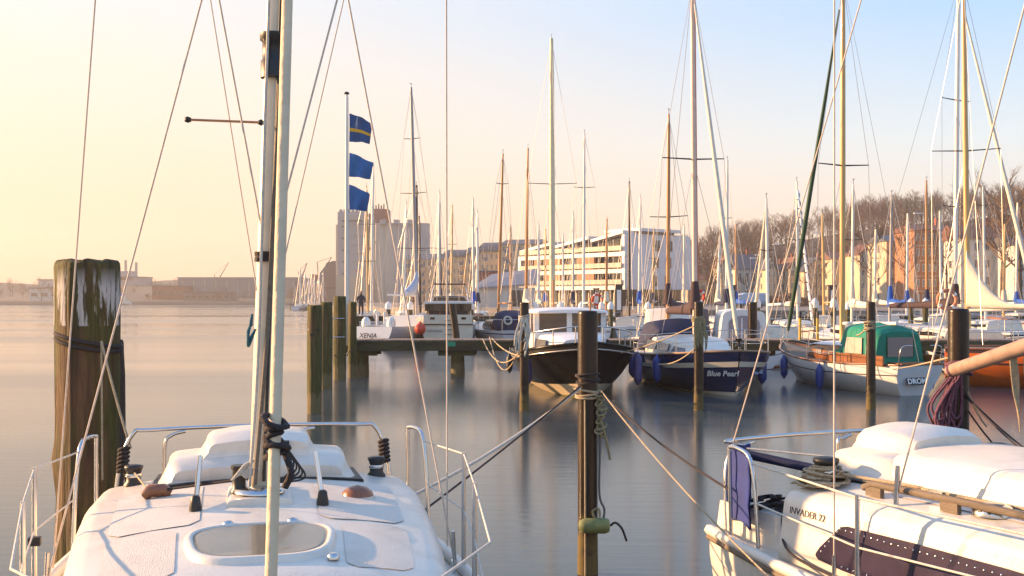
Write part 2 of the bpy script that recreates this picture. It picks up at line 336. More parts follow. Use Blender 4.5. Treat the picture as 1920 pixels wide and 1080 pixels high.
def pushpit(o, H_, topz=1.66, k=1.):
    for sd in (1, -1):
        pts = smooth_pts([(.75, sd * k * 1.30, .9), (.70, sd * k * 1.29, 1.3), (.62, sd * k * 1.27, topz - .05), (.45, sd * k * 1.24, topz), (.30, sd * k * 1.2, topz - .01)], 5)
        MB().tube(pts, .016, 8).build('stern_rail_side', M_steel, o)
        MB().tube([(.32, sd * k * 1.2, .9), (.30, sd * k * 1.2, topz - .01)], .016, 8).build('stern_rail_post', M_steel, o)
    pts = smooth_pts([(.16, -k * 1.10, .9), (.10, -k * 1.06, 1.35), (.08, -k * .96, topz - .03), (.06, -.8, topz), (.03, 0, topz + .01), (.06, .8, topz), (.08, k * .96, topz - .03), (.10, k * 1.06, 1.35), (.16, k * 1.10, .9)], 6)
    MB().tube(pts, .016, 8).build('stern_rail', M_steel, o)
    for sy in (-.72, .3): MB().tube(smooth_pts([(.08, sy, .9), (.07, sy, 1.5), (.06, sy + .05, topz - .05), (.05, sy + .16, topz - .02)], 4), .014, 8).build('inner_rail_post', M_steel, o)
def nonskid(o, x0, x1, y0, y1, f=.06):   # moulded grip panel, a few millimetres proud, with clipped corners
    mb = MB(); nx, ny = 14, 6; rings = []
    for i in range(nx + 1):
        x = lerp(x0, x1, i / nx); e = min(x - x0, x1 - x); ins = max(0, f - e); k = cab_at(x)[2] / 1.05
        rings.append([V((x, lerp(y0 + math.copysign(ins, y1 - y0), y1 - math.copysign(ins, y1 - y0), j / ny) * k, 0)) for j in range(ny + 1)])
    for r in rings:
        for p in r: p.z = roof_z(p.x, p.y) + .003
    mb.loft(rings, False, False); return mb.build('grip_panel', M_nonskid, o)
# left boat
hL = V((.238, -.971)); oL, HL = cabin_sloop('white cabin sloop with oval smoked foredeck hatch lying beside the mossy timber pile', (-2.09, 8.75), hL, roll=0.0)
pop = pop_hatch(oL); pushpit(oL, HL)
MB().box((1.50, .09, 1.665), (.03, .23, .125), Matrix.Rotation(math.radians(18), 3, 'Y')).build('instrument_frame', M_black, oL)
MB().box((1.525, .09, 1.668), (.012, .19, .09), Matrix.Rotation(math.radians(18), 3, 'Y')).build('instrument_screen', glass('grey_screen', (.25, .24, .25), .1), oL)
for sy in (.84, -.84): winch_part(oL, (1.18, sy, 1.40), .8)
for sy in (.36, -.36):
    MB().tube([(2.62, sy, roof_z(2.62, sy) + .03), (1.68, sy * 1.04, 1.66)], .016, 8).build('hatch_strut', M_steel, oL)
    MB().lathe([(.036, -.02), (.036, .02), (.03, .05), (.026, .08), (.016, .09)], (2.62, sy, roof_z(2.62, sy)), 12).build('strut_foot', M_dark, oL)
fr = MB()   # foredeck hatch
def oval(cx, a, b_, z, e=3.2, n=36, tilt=-.06):
    r = []
    for i in range(n):
        q = 2 * math.pi * i / n; c_, s_ = math.cos(q), math.sin(q); x = a * math.copysign(abs(c_) ** (2 / e), c_); y = b_ * math.copysign(abs(s_) ** (2 / e), s_)
        r.append(V((cx + x, y * (1 + .12 * (-x / a)), z + tilt * x - .05 * y * y)))
    return r
fr.loft([oval(3.42, .34, .385, 1.43), oval(3.42, .325, .37, 1.478), oval(3.42, .315, .36, 1.486), oval(3.42, .295, .335, 1.486), oval(3.42, .288, .328, 1.474)], True, False); hatch = fr.build('deck_hatch', M_gel, oL)
fr = MB(); fr.loft([oval(3.42, .292, .332, 1.455), oval(3.42, .29, .33, 1.480), oval(3.42, .275, .312, 1.482)], True, True); fr.build('hatch_pane', M_hatchp, hatch)
for sy in (.17, -.17): MB().lathe([(.03, 0), (.03, .012), (.02, .022), (.006, .026)], (3.10, sy, 1.492), 12).build('hatch_hinge', M_steel, hatch)
for sd in (1, -1):
    nonskid(oL, 1.75, 2.95, sd * .34, sd * .84); nonskid(oL, 3.02, 3.82, sd * .46, sd * .84); 
# mast, step and gear
MLX = 2.30; mroll = .036
def ML(z, dy=0., dx=0.): return V((MLX + dx, (z - 1.5) * mroll * .98 + dy, z))
mb = MB(); cab(mb, [(2.05, .22, .19, 1.42, 1.53, .03, .01), (2.6, .22, .19, 1.42, 1.53, .03, .01)]); mb.build('mast_step', M_gel, oL)
MB().lathe([(.15, 1.545), (.15, 1.56), (.05, 1.575)], (2.42, 0, 0), 18).build('step_plate', M_steel, oL)
mast = MB().tube([ML(1.53), ML(4), ML(7), ML(9.7)], .066, 14, flat=.8).build('mast', mat('warm_spar', (.80, .70, .53), .4, .1, var=.1, scale=3), oL)
MB().tube([ML(1.6, .02, .075), ML(3, .02, .075), ML(6, .02, .075), ML(9.5, .02, .075)], .012, 5).build('mast_track', M_dark, mast)
MB().lathe([(.085, 0), (.085, .10), (.075, .11), (.075, .22), (.09, .23), (.09, .27)], ML(4.05, 0, .02), 14).build('mast_collar', M_dark, mast)
MB().lathe([(.083, 0), (.083, .02), (.078, .03), (.083, .04), (.083, .06)], ML(2.93), 14).build('mast_lashing', M_roped, mast)
MB().lathe([(.05, 0), (.05, .02), (.04, .03), (.04, .14), (.05, .15), (.05, .17)], (2.36, -.12, 1.53), 12).build('mast_winch', M_dark, oL)
MB().tube(smooth_pts([ML(4.0, .03, .10), ML(3.3, .02, .11), ML(2.5, .01, .12), (2.5, -.03, 1.6)], 6), [.013] * 19, 6).build('halyard_bundle', M_teak, oL)
MB().tube(smooth_pts([ML(6.0, -.05, .10), ML(4.0, -.05, .1), ML(2.4, -.04, .1), (2.44, -.06, 1.58)], 5), .009, 6).build('halyard', M_ropew, oL)
bow = V((5.95, -.02, 1.12)); top = ML(9.4, .02, .07)
st = MB().tube([bow, bow.lerp(top, .3), bow.lerp(top, .6), top], .009, 6).build('forestay', M_wire, oL)
MB().tube([bow.lerp(top, .02), bow.lerp(top, .08), bow.lerp(top, .3), bow.lerp(top, .6), bow.lerp(top, .97)], [.013, .019, .021, .019, .013], 10).build('furled_sail', mat('golden_sailcloth', (.70, .55, .36), .7, var=.12, scale=4, bump=.5, bscale=20), oL)
q = bow.lerp(top, .138); mb = MB()
for k in range(6):
    c = q + V((0, .006 * math.sin(k * 2), (k - 3) * .021)); mb.tube(arc(c, .030 + .008 * math.sin(k * 1.7), k, k + 2 * math.pi, 14, (1, .1 * math.sin(k), .35 * math.sin(k * 2.3)), (0, 1, .4 * math.cos(k * 1.9))), .010, 6)
mb.tube(smooth_pts([q + V((0, .03, -.06)), q + V((.03, .05, -.12)), q + V((.02, .03, -.17))], 4), .012, 6); mb.build('rope_wrap', M_roped, oL)
qb = ML(2.55, -.08, .04); mb = MB()
for k in range(4): mb.tube(smooth_pts([qb + V((0, 0, .02 * k)), qb + V((.02, -.025, -.04 - .015 * k)), qb + V((0, -.02, -.09 - .015 * k)), qb + V((0, .02, -.03))], 4), .007, 6)
mb.build('rope_tail', mat('rope_teal', (.02, .11, .15), .9, var=.3), oL)
mb = MB()
for k in range(5): mb.tube(smooth_pts([(2.42, .03, 1.86), (2.45, .14 + .02 * k, 1.83 - .03 * k), (2.45, .2 + .015 * k, 1.70 - .02 * k), (2.43, .1, 1.60), (2.4, .05, 1.63)], 5), .006, 5)
mb.build('cable_loop', M_dark, oL)
mb = MB()
for k in range(9): mb.tube(smooth_pts([(2.41, -.02, 1.74), (2.43, -.10 - .008 * k, 1.70 - .01 * k), (2.42, -.08, 1.63 + .006 * k), (2.41, .0, 1.68)], 4), .006, 5)
mb.build('rope_hank', M_ropew, oL)
# spreaders and shrouds
for sd in (1, -1):
    MB().tube([ML(4.64), ML(4.62) + V((-.06, sd * .42, .03))], [.022, .014], 8).build('spreader', M_alu, oL)
    tip = ML(4.62) + V((-.06, sd * .42, .03))
    MB().tube([ML(9.3), tip, (2.05, sd * 1.26, .95)], .006, 6).build('upper_shroud', M_wirel, oL)
    MB().tube([ML(7.55), ML(7.5) + V((-.05, sd * .95, .03))], [.022, .014], 8).build('spreader', M_alu, oL)
    MB().tube([ML(9.5), ML(7.5) + V((-.05, sd * .95, .03)), (1.55, sd * 1.30, .95)], .0055, 6).build('outer_shroud', M_wirel, oL)
    MB().tube([tip, ML(2.75) + V((.05, sd * .06, 0))], .004, 6).build('flag_line', M_wirel, oL)
    MB().tube([ML(6.3), ML(5.2) + V((.3, sd * .5, 0)), ML(3.15) + V((.06, sd * .05, 0))], .006, 6).build('flag_halyard', M_wirel, oL)
    MB().tube([(2.05, sd * 1.26, .95), (2.07, sd * 1.245, 1.17)], .013, 6).build('turnbuckle', M_steel, oL)
fl = MB().tube([ML(3.78, -.07), ML(3.78, -.50)], .008, 6).build('flag_spreader', M_ospar, oL)
for yy in (-.07, -.50): MB().lathe([(.0, -.02), (.02, -.012), (.02, .012), (0, .02)], ML(3.78, yy), 8).build('spreader_end', M_dark, fl)
# stanchions and guard lines
SP = {}
for sd in (1, -1):
    for lx, zt_, yy in ((1.95, 1.67, 1.34), (2.45, 1.55, 1.31)):
        MB().tube([(lx, sd * yy, .88), (lx, sd * yy, zt_)], [.017, .014], 10).build('stanchion', M_steel, oL)
        MB().lathe([(.035, 0), (.035, .015), (.02, .03)], (lx, sd * yy, .86), 10).build('stanchion_foot', M_steel, oL); SP[(sd, lx)] = V((lx, sd * yy, zt_ - .01))
    MB().tube([(.62, sd * 1.27, 1.58), SP[(sd, 1.95)], SP[(sd, 2.45)], (4.2, sd * 1.02, 1.58), (5.7, sd * .3, 1.68)], .006, 6).build('guard_line', M_ropew, oL)
    MB().tube([(.7, sd * 1.29, 1.25), (1.95, sd * 1.34, 1.28), (2.45, sd * 1.31, 1.2), (4.2, sd * 1.02, 1.25), (5.7, sd * .3, 1.35)], .005, 6).build('guard_line', M_ropew, oL)
MB().box((1.97, -1.335, 1.22), (.05, .07, .05)).build('line_clamp', M_black, oL)
for sy in (-1.02, 1.02):
    mb = MB()
    for k in range(6): mb.tube(arc((.12 + .02 * k, sy, 1.52 - .03 * k), .035, 0, 6.28, 8, (1, 0, .3), (0, 1, .2)), .016, 6)
    mb.tube(smooth_pts([(.14, sy, 1.4), (.2, sy * .97, 1.28), (.17, sy * 1.0, 1.12)], 4), .02, 6); mb.build('lashing', M_roped, oL)
MB().lathe([(.10, 0), (.095, .03), (.06, .06), (.0, .075)], (2.25, .60, roof_z(2.25, .6) - .005), 14).build('deck_vent', M_mahog, oL)
MB().lathe([(.11, 0), (.11, .012)], (2.25, .60, roof_z(2.25, .6) - .008), 14).build('vent_flange', M_gel, oL)
MB().tube([(2.0, -.70, roof_z(2., .62) + .01), (2.0, -.66, roof_z(2., .62) + .045), (2.0, -.58, roof_z(2., .62) + .045), (2.0, -.54, roof_z(2., .62) + .02)], [.03, .042, .042, .03], 10).build('rope_clutch', M_mahog, oL)
MB().tube([(2.02, -.56, roof_z(2, .6) + .05), (2.3, -.14, 1.60)], .009, 6).build('control_line', M_roped, oL)
MB().tube([(1.18, -.84, 1.5), (1.98, -.68, roof_z(2, .6) + .05)], .007, 6).build('control_line', M_rope, oL)
MB().lathe([(.03, 0), (.03, .02), (.015, .03)], (3.72, .34, 1.43), 10).build('deck_fitting', M_steel, oL)
for sd in (1, -1):   # chain plates, cleats along the side deck
    MB().box((2.05, sd * 1.25, .93), (.08, .02, .08)).build('chain_plate', M_steel, oL)
    MB().tube([(3.0, sd * 1.18, .95), (3.02, sd * 1.18, .98), (3.22, sd * 1.15, .98), (3.24, sd * 1.15, .95)], .014, 6).build('cleat', M_steel, oL)
# right boat
hR = V((.43, -.903)).normalized(); oR, HR = cabin_sloop('white cabin sloop with purple tinted side window and blue dodger cloth at its stern rail', (2.42, 8.84), hR, tw=.70)
pop_hatch(oR); pushpit(oR, HR, 1.58, .82)
mb = MB(); cab(mb, [(1.5, .60, .54, 1.42, 1.63, .07, .03), (1.56, .62, .56, 1.42, 1.66, .07, .03), (2.6, .60, .54, 1.42, 1.66, .07, .03), (3.1, .56, .48, 1.42, 1.60, .07, .03, -.05)]); mb.build('hatch_garage', M_gel, oR)
for sy in (.84, -.84): winch_part(oR, (1.20, sy, 1.39), 1.15)
mb = MB(); random.seed(4)
for k in range(26):
    c = V((1.20 + random.uniform(-.03, .03), -.84 + random.uniform(-.03, .03), 1.42 + .005 * k)); rr = lerp(.17, .085, k / 25)
    mb.tube(arc(c, rr, random.uniform(0, 3), random.uniform(4.5, 7), 14, (1, 0, random.uniform(-.12, .12)), (0, 1, random.uniform(-.12, .12))), .009, 5)
for k in range(5): mb.tube(smooth_pts([(1.2 - .05, -.9, 1.46), (1.02 + .02 * k, -.98 + .03 * k, 1.41), (.97 + .03 * k, -.9 + .04 * k, 1.40), (1.1, -.8, 1.44)], 5), .009, 5)
mb.build('rope_coil', M_rope, oR)
for sd in (1, -1):   # wooden grab rails on pads along the roof edge
    zr = lambda x: roof_z(x, .8) + .065
    g = MB().tube([(1.62, sd * .90, zr(1.62) - .03), (1.70, sd * .90, zr(1.7)), (2.4, sd * .86, zr(2.4)), (3.2, sd * .77, zr(3.2)), (3.5, sd * .74, zr(3.5) - .01), (3.58, sd * .73, zr(3.58) - .05)], .024, 8).build('grab_rail', M_teak, oR)
    for x, y in ((1.72, .90), (2.3, .865), (2.9, .81), (3.48, .74)): MB().box((x, sd * y, zr(x) - .045), (.13, .035, .06)).build('rail_pad', M_teak, g)
# side windows follow the cabin side (wb at .82 -> wt at zt-r)
def side_pt(lx, z, off=.0):
    x, wb, wt, zt, r, c = cab_at(lx); q = (z - .82) / (zt - r - .82); return V((lx, -(lerp(wb, wt, q) + off), z))
def side_strip(prof, off):
    mb = MB(); top = [side_pt(x, zt, off) for x, zb, zt in prof]; bot = [side_pt(x, zb, off) for x, zb, zt in prof]; ti = [side_pt(x, zt, -.02) for x, zb, zt in prof]; bi = [side_pt(x, zb, -.02) for x, zb, zt in prof]
    mb.loft([[a, b_, c, d] for a, b_, c, d in zip(top, bot, bi, ti)], True, True, sm=False); return mb
_pf = [(1.42, 1.0, 1.015), (1.45, .98, 1.06), (1.62, .965, 1.225), (1.68, .96, 1.24), (2.2, .95, 1.24), (2.8, .95, 1.225), (3.3, .96, 1.20), (3.5, .98, 1.14)]
prof = []
for a, b_ in zip(_pf, _pf[1:]):
    for k in range(6): prof.append(tuple(lerp(a[i], b_[i], k / 6) for i in range(3)))
win = side_strip(prof, .010).build('side_window', M_glassp, oR)
rv = MB()
for i in range(34):
    x = lerp(1.62, 3.4, i / 33)
    for zz in (lerp(1.235, 1.195, i / 33) - .022, .982): p = side_pt(x, zz, .010); rv.lathe([(.007, 0), (.006, .004), (0, .005)], p, 7, rot=Matrix.Rotation(math.pi / 2, 3, 'X'))
for k in range(5): p = side_pt(lerp(1.47, 1.60, k / 4), lerp(1.04, 1.19, k / 4), .010); rv.lathe([(.007, 0), (.006, .004), (0, .005)], p, 7, rot=Matrix.Rotation(math.pi / 2, 3, 'X'))
r_ = rv.build('rivet', M_steel, win); r_['kind'] = 'stuff'
a_ = side_pt(1.10, 1.245, .002); b_ = side_pt(1.48, 1.245, .002)
text('INVADER 22', .066, mat('lettering_dark', (.05, .04, .05), .5), oR, frame((a_ + b_) / 2 + V((0, -.003, 0)), b_ - a_, side_pt(1.3, 1.26, 0) - side_pt(1.3, 1.0, 0)), depth=.0015)
nonskid(oR, 1.75, 3.5, -.64, -.80, .03)
# mushroom vents
for lx, ly in ((2.50, -.74),):
    z = roof_z(lx, ly); v_ = MB().lathe([(.12, 0), (.12, .02), (.105, .05), (.085, .062), (.0, .066)], (lx, ly, z - .01), 20).build('roof_vent', M_steel, oR)
    MB().lathe([(.062, .06), (.062, .068), (0, .07)], (lx, ly, z - .01), 16).build('vent_cap', M_hatchp, v_)
    mb = MB()
    for k in range(12): a = k * math.pi / 6; mb.lathe([(.012, 0), (.012, .004)], (lx + .113 * math.cos(a), ly + .113 * math.sin(a), z + .022), 7, rot=Matrix.Rotation(a, 3, 'Z') @ Matrix.Rotation(math.radians(75), 3, 'Y'))
    mb.build('vent_hole', M_black, v_)['kind'] = 'stuff'
# blue dodger cloth on the near stern quarter
mb = MB(); rows = []
for i in range(13):
    t = i / 12; p = V((.08, -.62, 0)).lerp(V((.12, -.87, 0)), min(1, t * 2.2)) if t < .45 else V((.12, -.87, 0)).lerp(V((.62, -1.045, 0)), (t - .45) / .55)
    rows.append([p + V((.006 * math.sin(9 * t + k), .006 * math.sin(7 * t + 2 * k), lerp(.98 + .05 * abs(math.sin(6 * t)), 1.555 - .015 * abs(math.sin(12 * t)), k / 6))) for k in range(7)])
mb.loft(rows, False, False); mb.loft([[p + V((.008, .008, 0)) for p in r] for r in rows], False, False); mb.build('dodger_cloth', mat('royal_canvas', (.018, .035, .19), .8, var=.25, scale=6, bump=.4, bscale=12), oR)
MB().tube([(.25, -.80, 1.50), (1.05, -.30, 1.38)], .035, 10).build('tiller_cover', M_navyc, oR)
MB().tube([(.3, -.82, 1.55), (1.0, -.15, 1.50)], .008, 6).build('mainsheet', M_ropew, oR)
mb = MB(); random.seed(9)
for k in range(14):
    c = V((.62 + random.uniform(-.2, .2), -.72 + random.uniform(-.15, .1), 1.14 + random.uniform(0, .06))); mb.tube(arc(c, random.uniform(.06, .14), 0, random.uniform(4, 6.3), 12, (1, 0, .2), (0, 1, .1)), .011, 5)
mb.build('cockpit_ropes', M_roped, oR)
MB().tube(smooth_pts([(.75, -.85, 1.13), (1.15, -1.15, 1.0), (1.5, -1.17, .93), (2.3, -1.2, .9), (3.2, -1.15, .93)], 5), .010, 6).build('jib_sheet', M_roped, oR)
for lx, yy in ((2.02, 1.33), (3.6, 1.18)):
    MB().tube([(lx, -yy, .88), (lx, -yy, 1.52)], [.018, .015], 10).build('stanchion', M_steel, oR)
MB().tube([(.66, -1.05, 1.50), (2.02, -1.33, 1.50), (3.6, -1.18, 1.48), (5.2, -.55, 1.55)], .008, 6).build('guard_line', M_ropew, oR)
MB().tube([(.7, -1.06, 1.22), (2.02, -1.33, 1.2), (3.6, -1.18, 1.2), (5.2, -.55, 1.3)], .007, 6).build('guard_line', M_ropew, oR)
MB().tube([(2.5, 0, 7.5), (1.70, -1.22, 7.5)], [.022, .014], 8).build('spreader', M_alu, oR)
mastR = MB().tube([(2.55, 0, 1.5), (2.55, 0, 9.6)], .068, 12, flat=.8).build('mast', M_alu, oR)
MB().tube([(2.55, 0, 9.4), (2.50, -.46, 4.5), (1.95, -.95, roof_z(1.95, .95) + .03)], .006, 6).build('upper_shroud', M_wirel, oR)
MB().tube([(1.95, -.95, roof_z(1.95, .95)), (1.96, -.943, 1.66)], .016, 6).build('turnbuckle', M_steel, oR)
MB().tube([(2.55, 0, 9.4), (1.70, -1.22, 7.5), (1.72, -1.24, .92)], .006, 6).build('outer_shroud', M_wirel, oR)
MB().tube([(1.72, -1.24, .9), (1.72, -1.24, 1.08)], .014, 6).build('turnbuckle', M_steel, oR)
MB().tube([(2.55, 0, 9.3), (.1, -.80, 1.56)], .0055, 6).build('backstay', M_wirel, oR)
MB().tube(smooth_pts([(1.28, -.80, 1.5), (1.9, -.72, 1.50), (2.1, -.7, 1.49), (3.7, -.45, 1.45)], 6), .011, 6).build('halyard', M_rope, oR)
MB().box((2.05, -.70, 1.475), (.11, .05, .05)).build('rope_clutch', M_steel, oR)
MB().tube([(1.45, -.74, 1.475), (2.05, -.7, 1.485)], .010, 6).build('control_line', M_rope, oR)
# ------------------------------------------------------------------ piles, mooring posts
def pile_mat(name, paint=False):
    m = bpy.data.materials.new(name); m.use_nodes = True; n = m.node_tree.nodes; l = m.node_tree.links; b = n['Principled BSDF']; b.inputs['Roughness'].default_value = .8
    t = n.new('ShaderNodeTexCoord'); mp = n.new('ShaderNodeMapping'); mp.inputs['Scale'].default_value = (7, 7, .7); l.new(t.outputs['Object'], mp.inputs['Vector'])
    def noise(sc, det=7, src=mp): q = n.new('ShaderNodeTexNoise'); q.inputs['Scale'].default_value = sc; q.inputs['Detail'].default_value = det; q.inputs['Roughness'].default_value = .65; l.new(src.outputs[0], q.inputs['Vector']); return q
    a = noise(1.3); r1 = ramp(n, [(.3, (.03, .015, .008)), (.5, (.11, .055, .026)), (.7, (.24, .13, .06))]); l.new(a.outputs['Fac'], r1.inputs['Fac'])
    mp3 = n.new('ShaderNodeMapping'); mp3.inputs['Scale'].default_value = (2, 2, .6); l.new(t.outputs['Object'], mp3.inputs['Vector'])
    g = noise(1.1, 8, mp3); r2 = ramp(n, [(.38, (0, 0, 0)), (.56, (.9,) * 3)] if paint else [(.28, (0, 0, 0)), (.46, (.9,) * 3)]); l.new(g.outputs['Fac'], r2.inputs['Fac'])
    gn = noise(4); r3 = ramp(n, [(.3, (.016, .021, .004)), (.7, (.12, .12, .018))]); l.new(gn.outputs['Fac'], r3.inputs['Fac'])
    mx = n.new('ShaderNodeMixRGB'); l.new(r2.outputs[0], mx.inputs[0]); l.new(r1.outputs[0], mx.inputs[1]); l.new(r3.outputs[0], mx.inputs[2]); cur = mx.outputs[0]
    sp = n.new('ShaderNodeSeparateXYZ'); l.new(t.outputs['Object'], sp.inputs[0])
    if paint:   # flaking white paint band below the pile head
        k = noise(1.6, 9); r4 = ramp(n, [(.49, (0, 0, 0)), (.53, (.92,) * 3)]); l.new(k.outputs['Fac'], r4.inputs['Fac'])
        zr = ramp(n, [(0, (0, 0, 0)), (.02, (1, 1, 1)), (.62, (1, 1, 1)), (.95, (0, 0, 0))]); mr_ = n.new('ShaderNodeMapRange'); mr_.inputs['From Min'].default_value = 2.475; mr_.inputs['From Max'].default_value = 2.99
        l.new(sp.outputs['Z'], mr_.inputs['Value']); l.new(mr_.outputs[0], zr.inputs['Fac'])
        mu = n.new('ShaderNodeMath'); mu.operation = 'MULTIPLY'; l.new(r4.outputs[0], mu.inputs[0]); l.new(zr.outputs[0], mu.inputs[1])
        mx3 = n.new('ShaderNodeMixRGB'); l.new(mu.outputs[0], mx3.inputs[0]); l.new(cur, mx3.inputs[1]); mx3.inputs[2].default_value = (.62, .58, .54, 1); cur = mx3.outputs[0]
    else:       # barnacle belt at the waterline
        k = noise(6, 4, mp3); zr = ramp(n, [(.0, (1, 1, 1)), (1., (0, 0, 0))]); mr_ = n.new('ShaderNodeMapRange'); mr_.inputs['From Max'].default_value = .75; l.new(sp.outputs['Z'], mr_.inputs['Value']); l.new(mr_.outputs[0], zr.inputs['Fac'])
        ad = n.new('ShaderNodeMath'); ad.operation = 'ADD'; l.new(k.outputs['Fac'], ad.inputs[0]); l.new(zr.outputs[0], ad.inputs[1]); r5 = ramp(n, [(.80, (0, 0, 0)), (1.25, (.75,) * 3)]); l.new(ad.outputs[0], r5.inputs['Fac'])
        mx3 = n.new('ShaderNodeMixRGB'); l.new(r5.outputs[0], mx3.inputs[0]); l.new(cur, mx3.inputs[1]); mx3.inputs[2].default_value = (.20, .15, .07, 1); cur = mx3.outputs[0]
    l.new(cur, b.inputs['Base Color'])
    nb = noise(2.5, 8); bp = n.new('ShaderNodeBump'); bp.inputs['Strength'].default_value = 1.; bp.inputs['Distance'].default_value = .06; l.new(nb.outputs['Fac'], bp.inputs['Height']); l.new(bp.outputs[0], b.inputs['Normal'])
    MATS[name] = m; return m
M_pile = pile_mat('mossy_pile'); M_pilep = pile_mat('mossy_pile_painted', True)
def steel_mat():
    m = bpy.data.materials.new('tarred_steel'); m.use_nodes = True; n = m.node_tree.nodes; l = m.node_tree.links; b = n['Principled BSDF']
    t = n.new('ShaderNodeTexCoord'); mp = n.new('ShaderNodeMapping'); mp.inputs['Scale'].default_value = (4, 4, .8); l.new(t.outputs['Object'], mp.inputs['Vector'])
    q = n.new('ShaderNodeTexNoise'); q.inputs['Scale'].default_value = 2; q.inputs['Detail'].default_value = 8; l.new(mp.outputs[0], q.inputs['Vector'])
    r1 = ramp(n, [(.35, (.012, .008, .006)), (.65, (.032, .018, .011))]); l.new(q.outputs['Fac'], r1.inputs['Fac'])
    sp = n.new('ShaderNodeSeparateXYZ'); l.new(t.outputs['Object'], sp.inputs[0]); q2 = n.new('ShaderNodeTexNoise'); q2.inputs['Scale'].default_value = 6; q2.inputs['Detail'].default_value = 8; l.new(t.outputs['Object'], q2.inputs['Vector'])
    ma = n.new('ShaderNodeMath'); ma.operation = 'MULTIPLY_ADD'; ma.inputs[1].default_value = 1.3; l.new(q2.outputs['Fac'], ma.inputs[0]); 
    neg = n.new('ShaderNodeMath'); neg.operation = 'MULTIPLY'; neg.inputs[1].default_value = -1.0; l.new(sp.outputs['Z'], neg.inputs[0]); l.new(neg.outputs[0], ma.inputs[2])
    r2 = ramp(n, [(.06, (0, 0, 0)), (.42, (.9,) * 3)]); l.new(ma.outputs[0], r2.inputs['Fac'])
    mx = n.new('ShaderNodeMixRGB'); l.new(r2.outputs[0], mx.inputs[0]); l.new(r1.outputs[0], mx.inputs[1]); mx.inputs[2].default_value = (.15, .11, .04, 1); l.new(mx.outputs[0], b.inputs['Base Color'])
    rr = n.new('ShaderNodeMapRange'); rr.inputs['To Min'].default_value = .30; rr.inputs['To Max'].default_value = .9; l.new(r2.outputs[0], rr.inputs['Value']); l.new(rr.outputs[0], b.inputs['Roughness'])
    b.inputs['Specular IOR Level'].default_value = .3; bp = n.new('ShaderNodeBump'); bp.inputs['Strength'].default_value = .25; bp.inputs['Distance'].default_value = .02; l.new(q2.outputs['Fac'], bp.inputs['Height']); l.new(bp.outputs[0], b.inputs['Normal']); return m
M_post = steel_mat()
def wood_pile(x, D, r, ztop, label, m=None, seed=0, n=28, lean=0., knot=None, bot=-1.2, group=None, name='timber_pile'):
    rnd = random.Random(seed); o = thing(name, label, 'pile', (x, D, 0), 0, group); ph = [rnd.uniform(0, 6.28) for _ in range(6)]; rings = []
    zs_ = [bot] + [lerp(bot, ztop - .06, i / 26) for i in range(1, 27)] + [ztop - .02, ztop, ztop + .008]
    for i, z in enumerate(zs_):
        k = 1. if i < len(zs_) - 3 else (.985, .93, .72)[i - len(zs_) + 3]; ring = []
        for j in range(n):
            a = 2 * math.pi * j / n; rr = r * k * (1 + .016 * math.sin(17 * a + ph[5] + .4 * math.sin(3 * z)) + .014 * math.sin(25 * a + 1.3 * z) + .025 * math.sin(3 * a + ph[0] + z) + .03 * math.sin(5 * a + ph[1]) + .018 * math.sin(11 * a + ph[2]) + .03 * math.sin(1.7 * z + ph[3]))
            if knot:
                for (ka, kz, ks, kh) in knot: da = math.atan2(math.sin(a - ka), math.cos(a - ka)); rr += kh * math.exp(-(da / .5) ** 2 - ((z - kz) / ks) ** 2)
            ring.append(V((rr * math.cos(a) + lean * z, rr * math.sin(a), z + (.012 * math.sin(7 * a + ph[4]) if i > 20 else 0))))
        rings.append(ring)
    MB().loft(rings).build('trunk', m or M_pile, o); return o
bigp = wood_pile(-3.57, 9.0, .245, PZ(490, 9.0), 'thick mossy timber pile with flaking white paint below its head', M_pilep, 3, 72, knot=[(math.pi, 1.32, .16, .05), (math.pi * .95, 2.9, .1, .015), (math.pi * 1.1, .6, .3, .03)])
wood_pile(PX(207, 9.25), 9.25, .11, PZ(640, 9.25), 'thin dark brown timber post tight against the white-painted pile', mat('tarred_timber', (.045, .026, .02), .8, var=.5, scale=3, stretch=(6, 6, .5), bump=.8, bscale=8), 17, 32)
mb = MB(); zc = PZ(630, 9)   # dark rope collar on the big pile
for k in range(2): mb.tube([V((.26 * math.cos(a), .26 * math.sin(a), zc - .03 - .035 * k + .06 * math.sin(a * 1 - 1.6 + .3 * k))) for a in [i * math.pi / 14 for i in range(29)]], .018, 7)
rc = mb.build('rope_collar', M_roped); rc.location = (-3.57, 9.0, 0); tag(rc, 'dark tarred rope collar round the white-painted timber pile', 'rope')
rope_obj('hanging_rope', 'dark rope hanging down the side of the white-painted timber pile', [P(228, 648, 8.9), P(231, 700, 8.9), P(232, 800, 8.9), P(233, 900, 8.9)], .016, M_roped)
rope_obj('mooring_line', 'beige line from the pile collar to the stern rail lashing', sag(P(190, 640, 8.72), (-3.02, 8.45, 1.52), .03), .010, M_rope)
rope_obj('mooring_line', 'thin pale line hanging straight down the painted pile', [P(190, 640, 8.72), P(191, 760, 8.70), P(192, 900, 8.7)], .008, M_rope)
pA = wood_pile(PX(590, 25.2), 25.2, .17, PZ(573, 25.2), 'mossy round pile with a bolt hole standing clear of the pier end', seed=5)
MB().lathe([(.045, 0), (.045, .03)], (-.03, -.165, PZ(627, 25.2)), 12, rot=Matrix.Rotation(math.pi / 2, 3, 'X')).build('bolt_hole', M_black, pA)
MB().lathe([(.176, -.012), (.18, 0), (.176, .012)], (0, 0, PZ(618, 25.2)), 24).build('iron_band', M_dark, pA)
wood_pile(PX(612, 32.), 32., .18, PZ(567, 32), 'mossy pile with worn pale side between two darker piles', seed=8)
pC = wood_pile(PX(637, 35.7), 35.7, .21, PZ(556, 35.7), 'brown timber pile with steel ladder rungs at the pier end', seed=9)
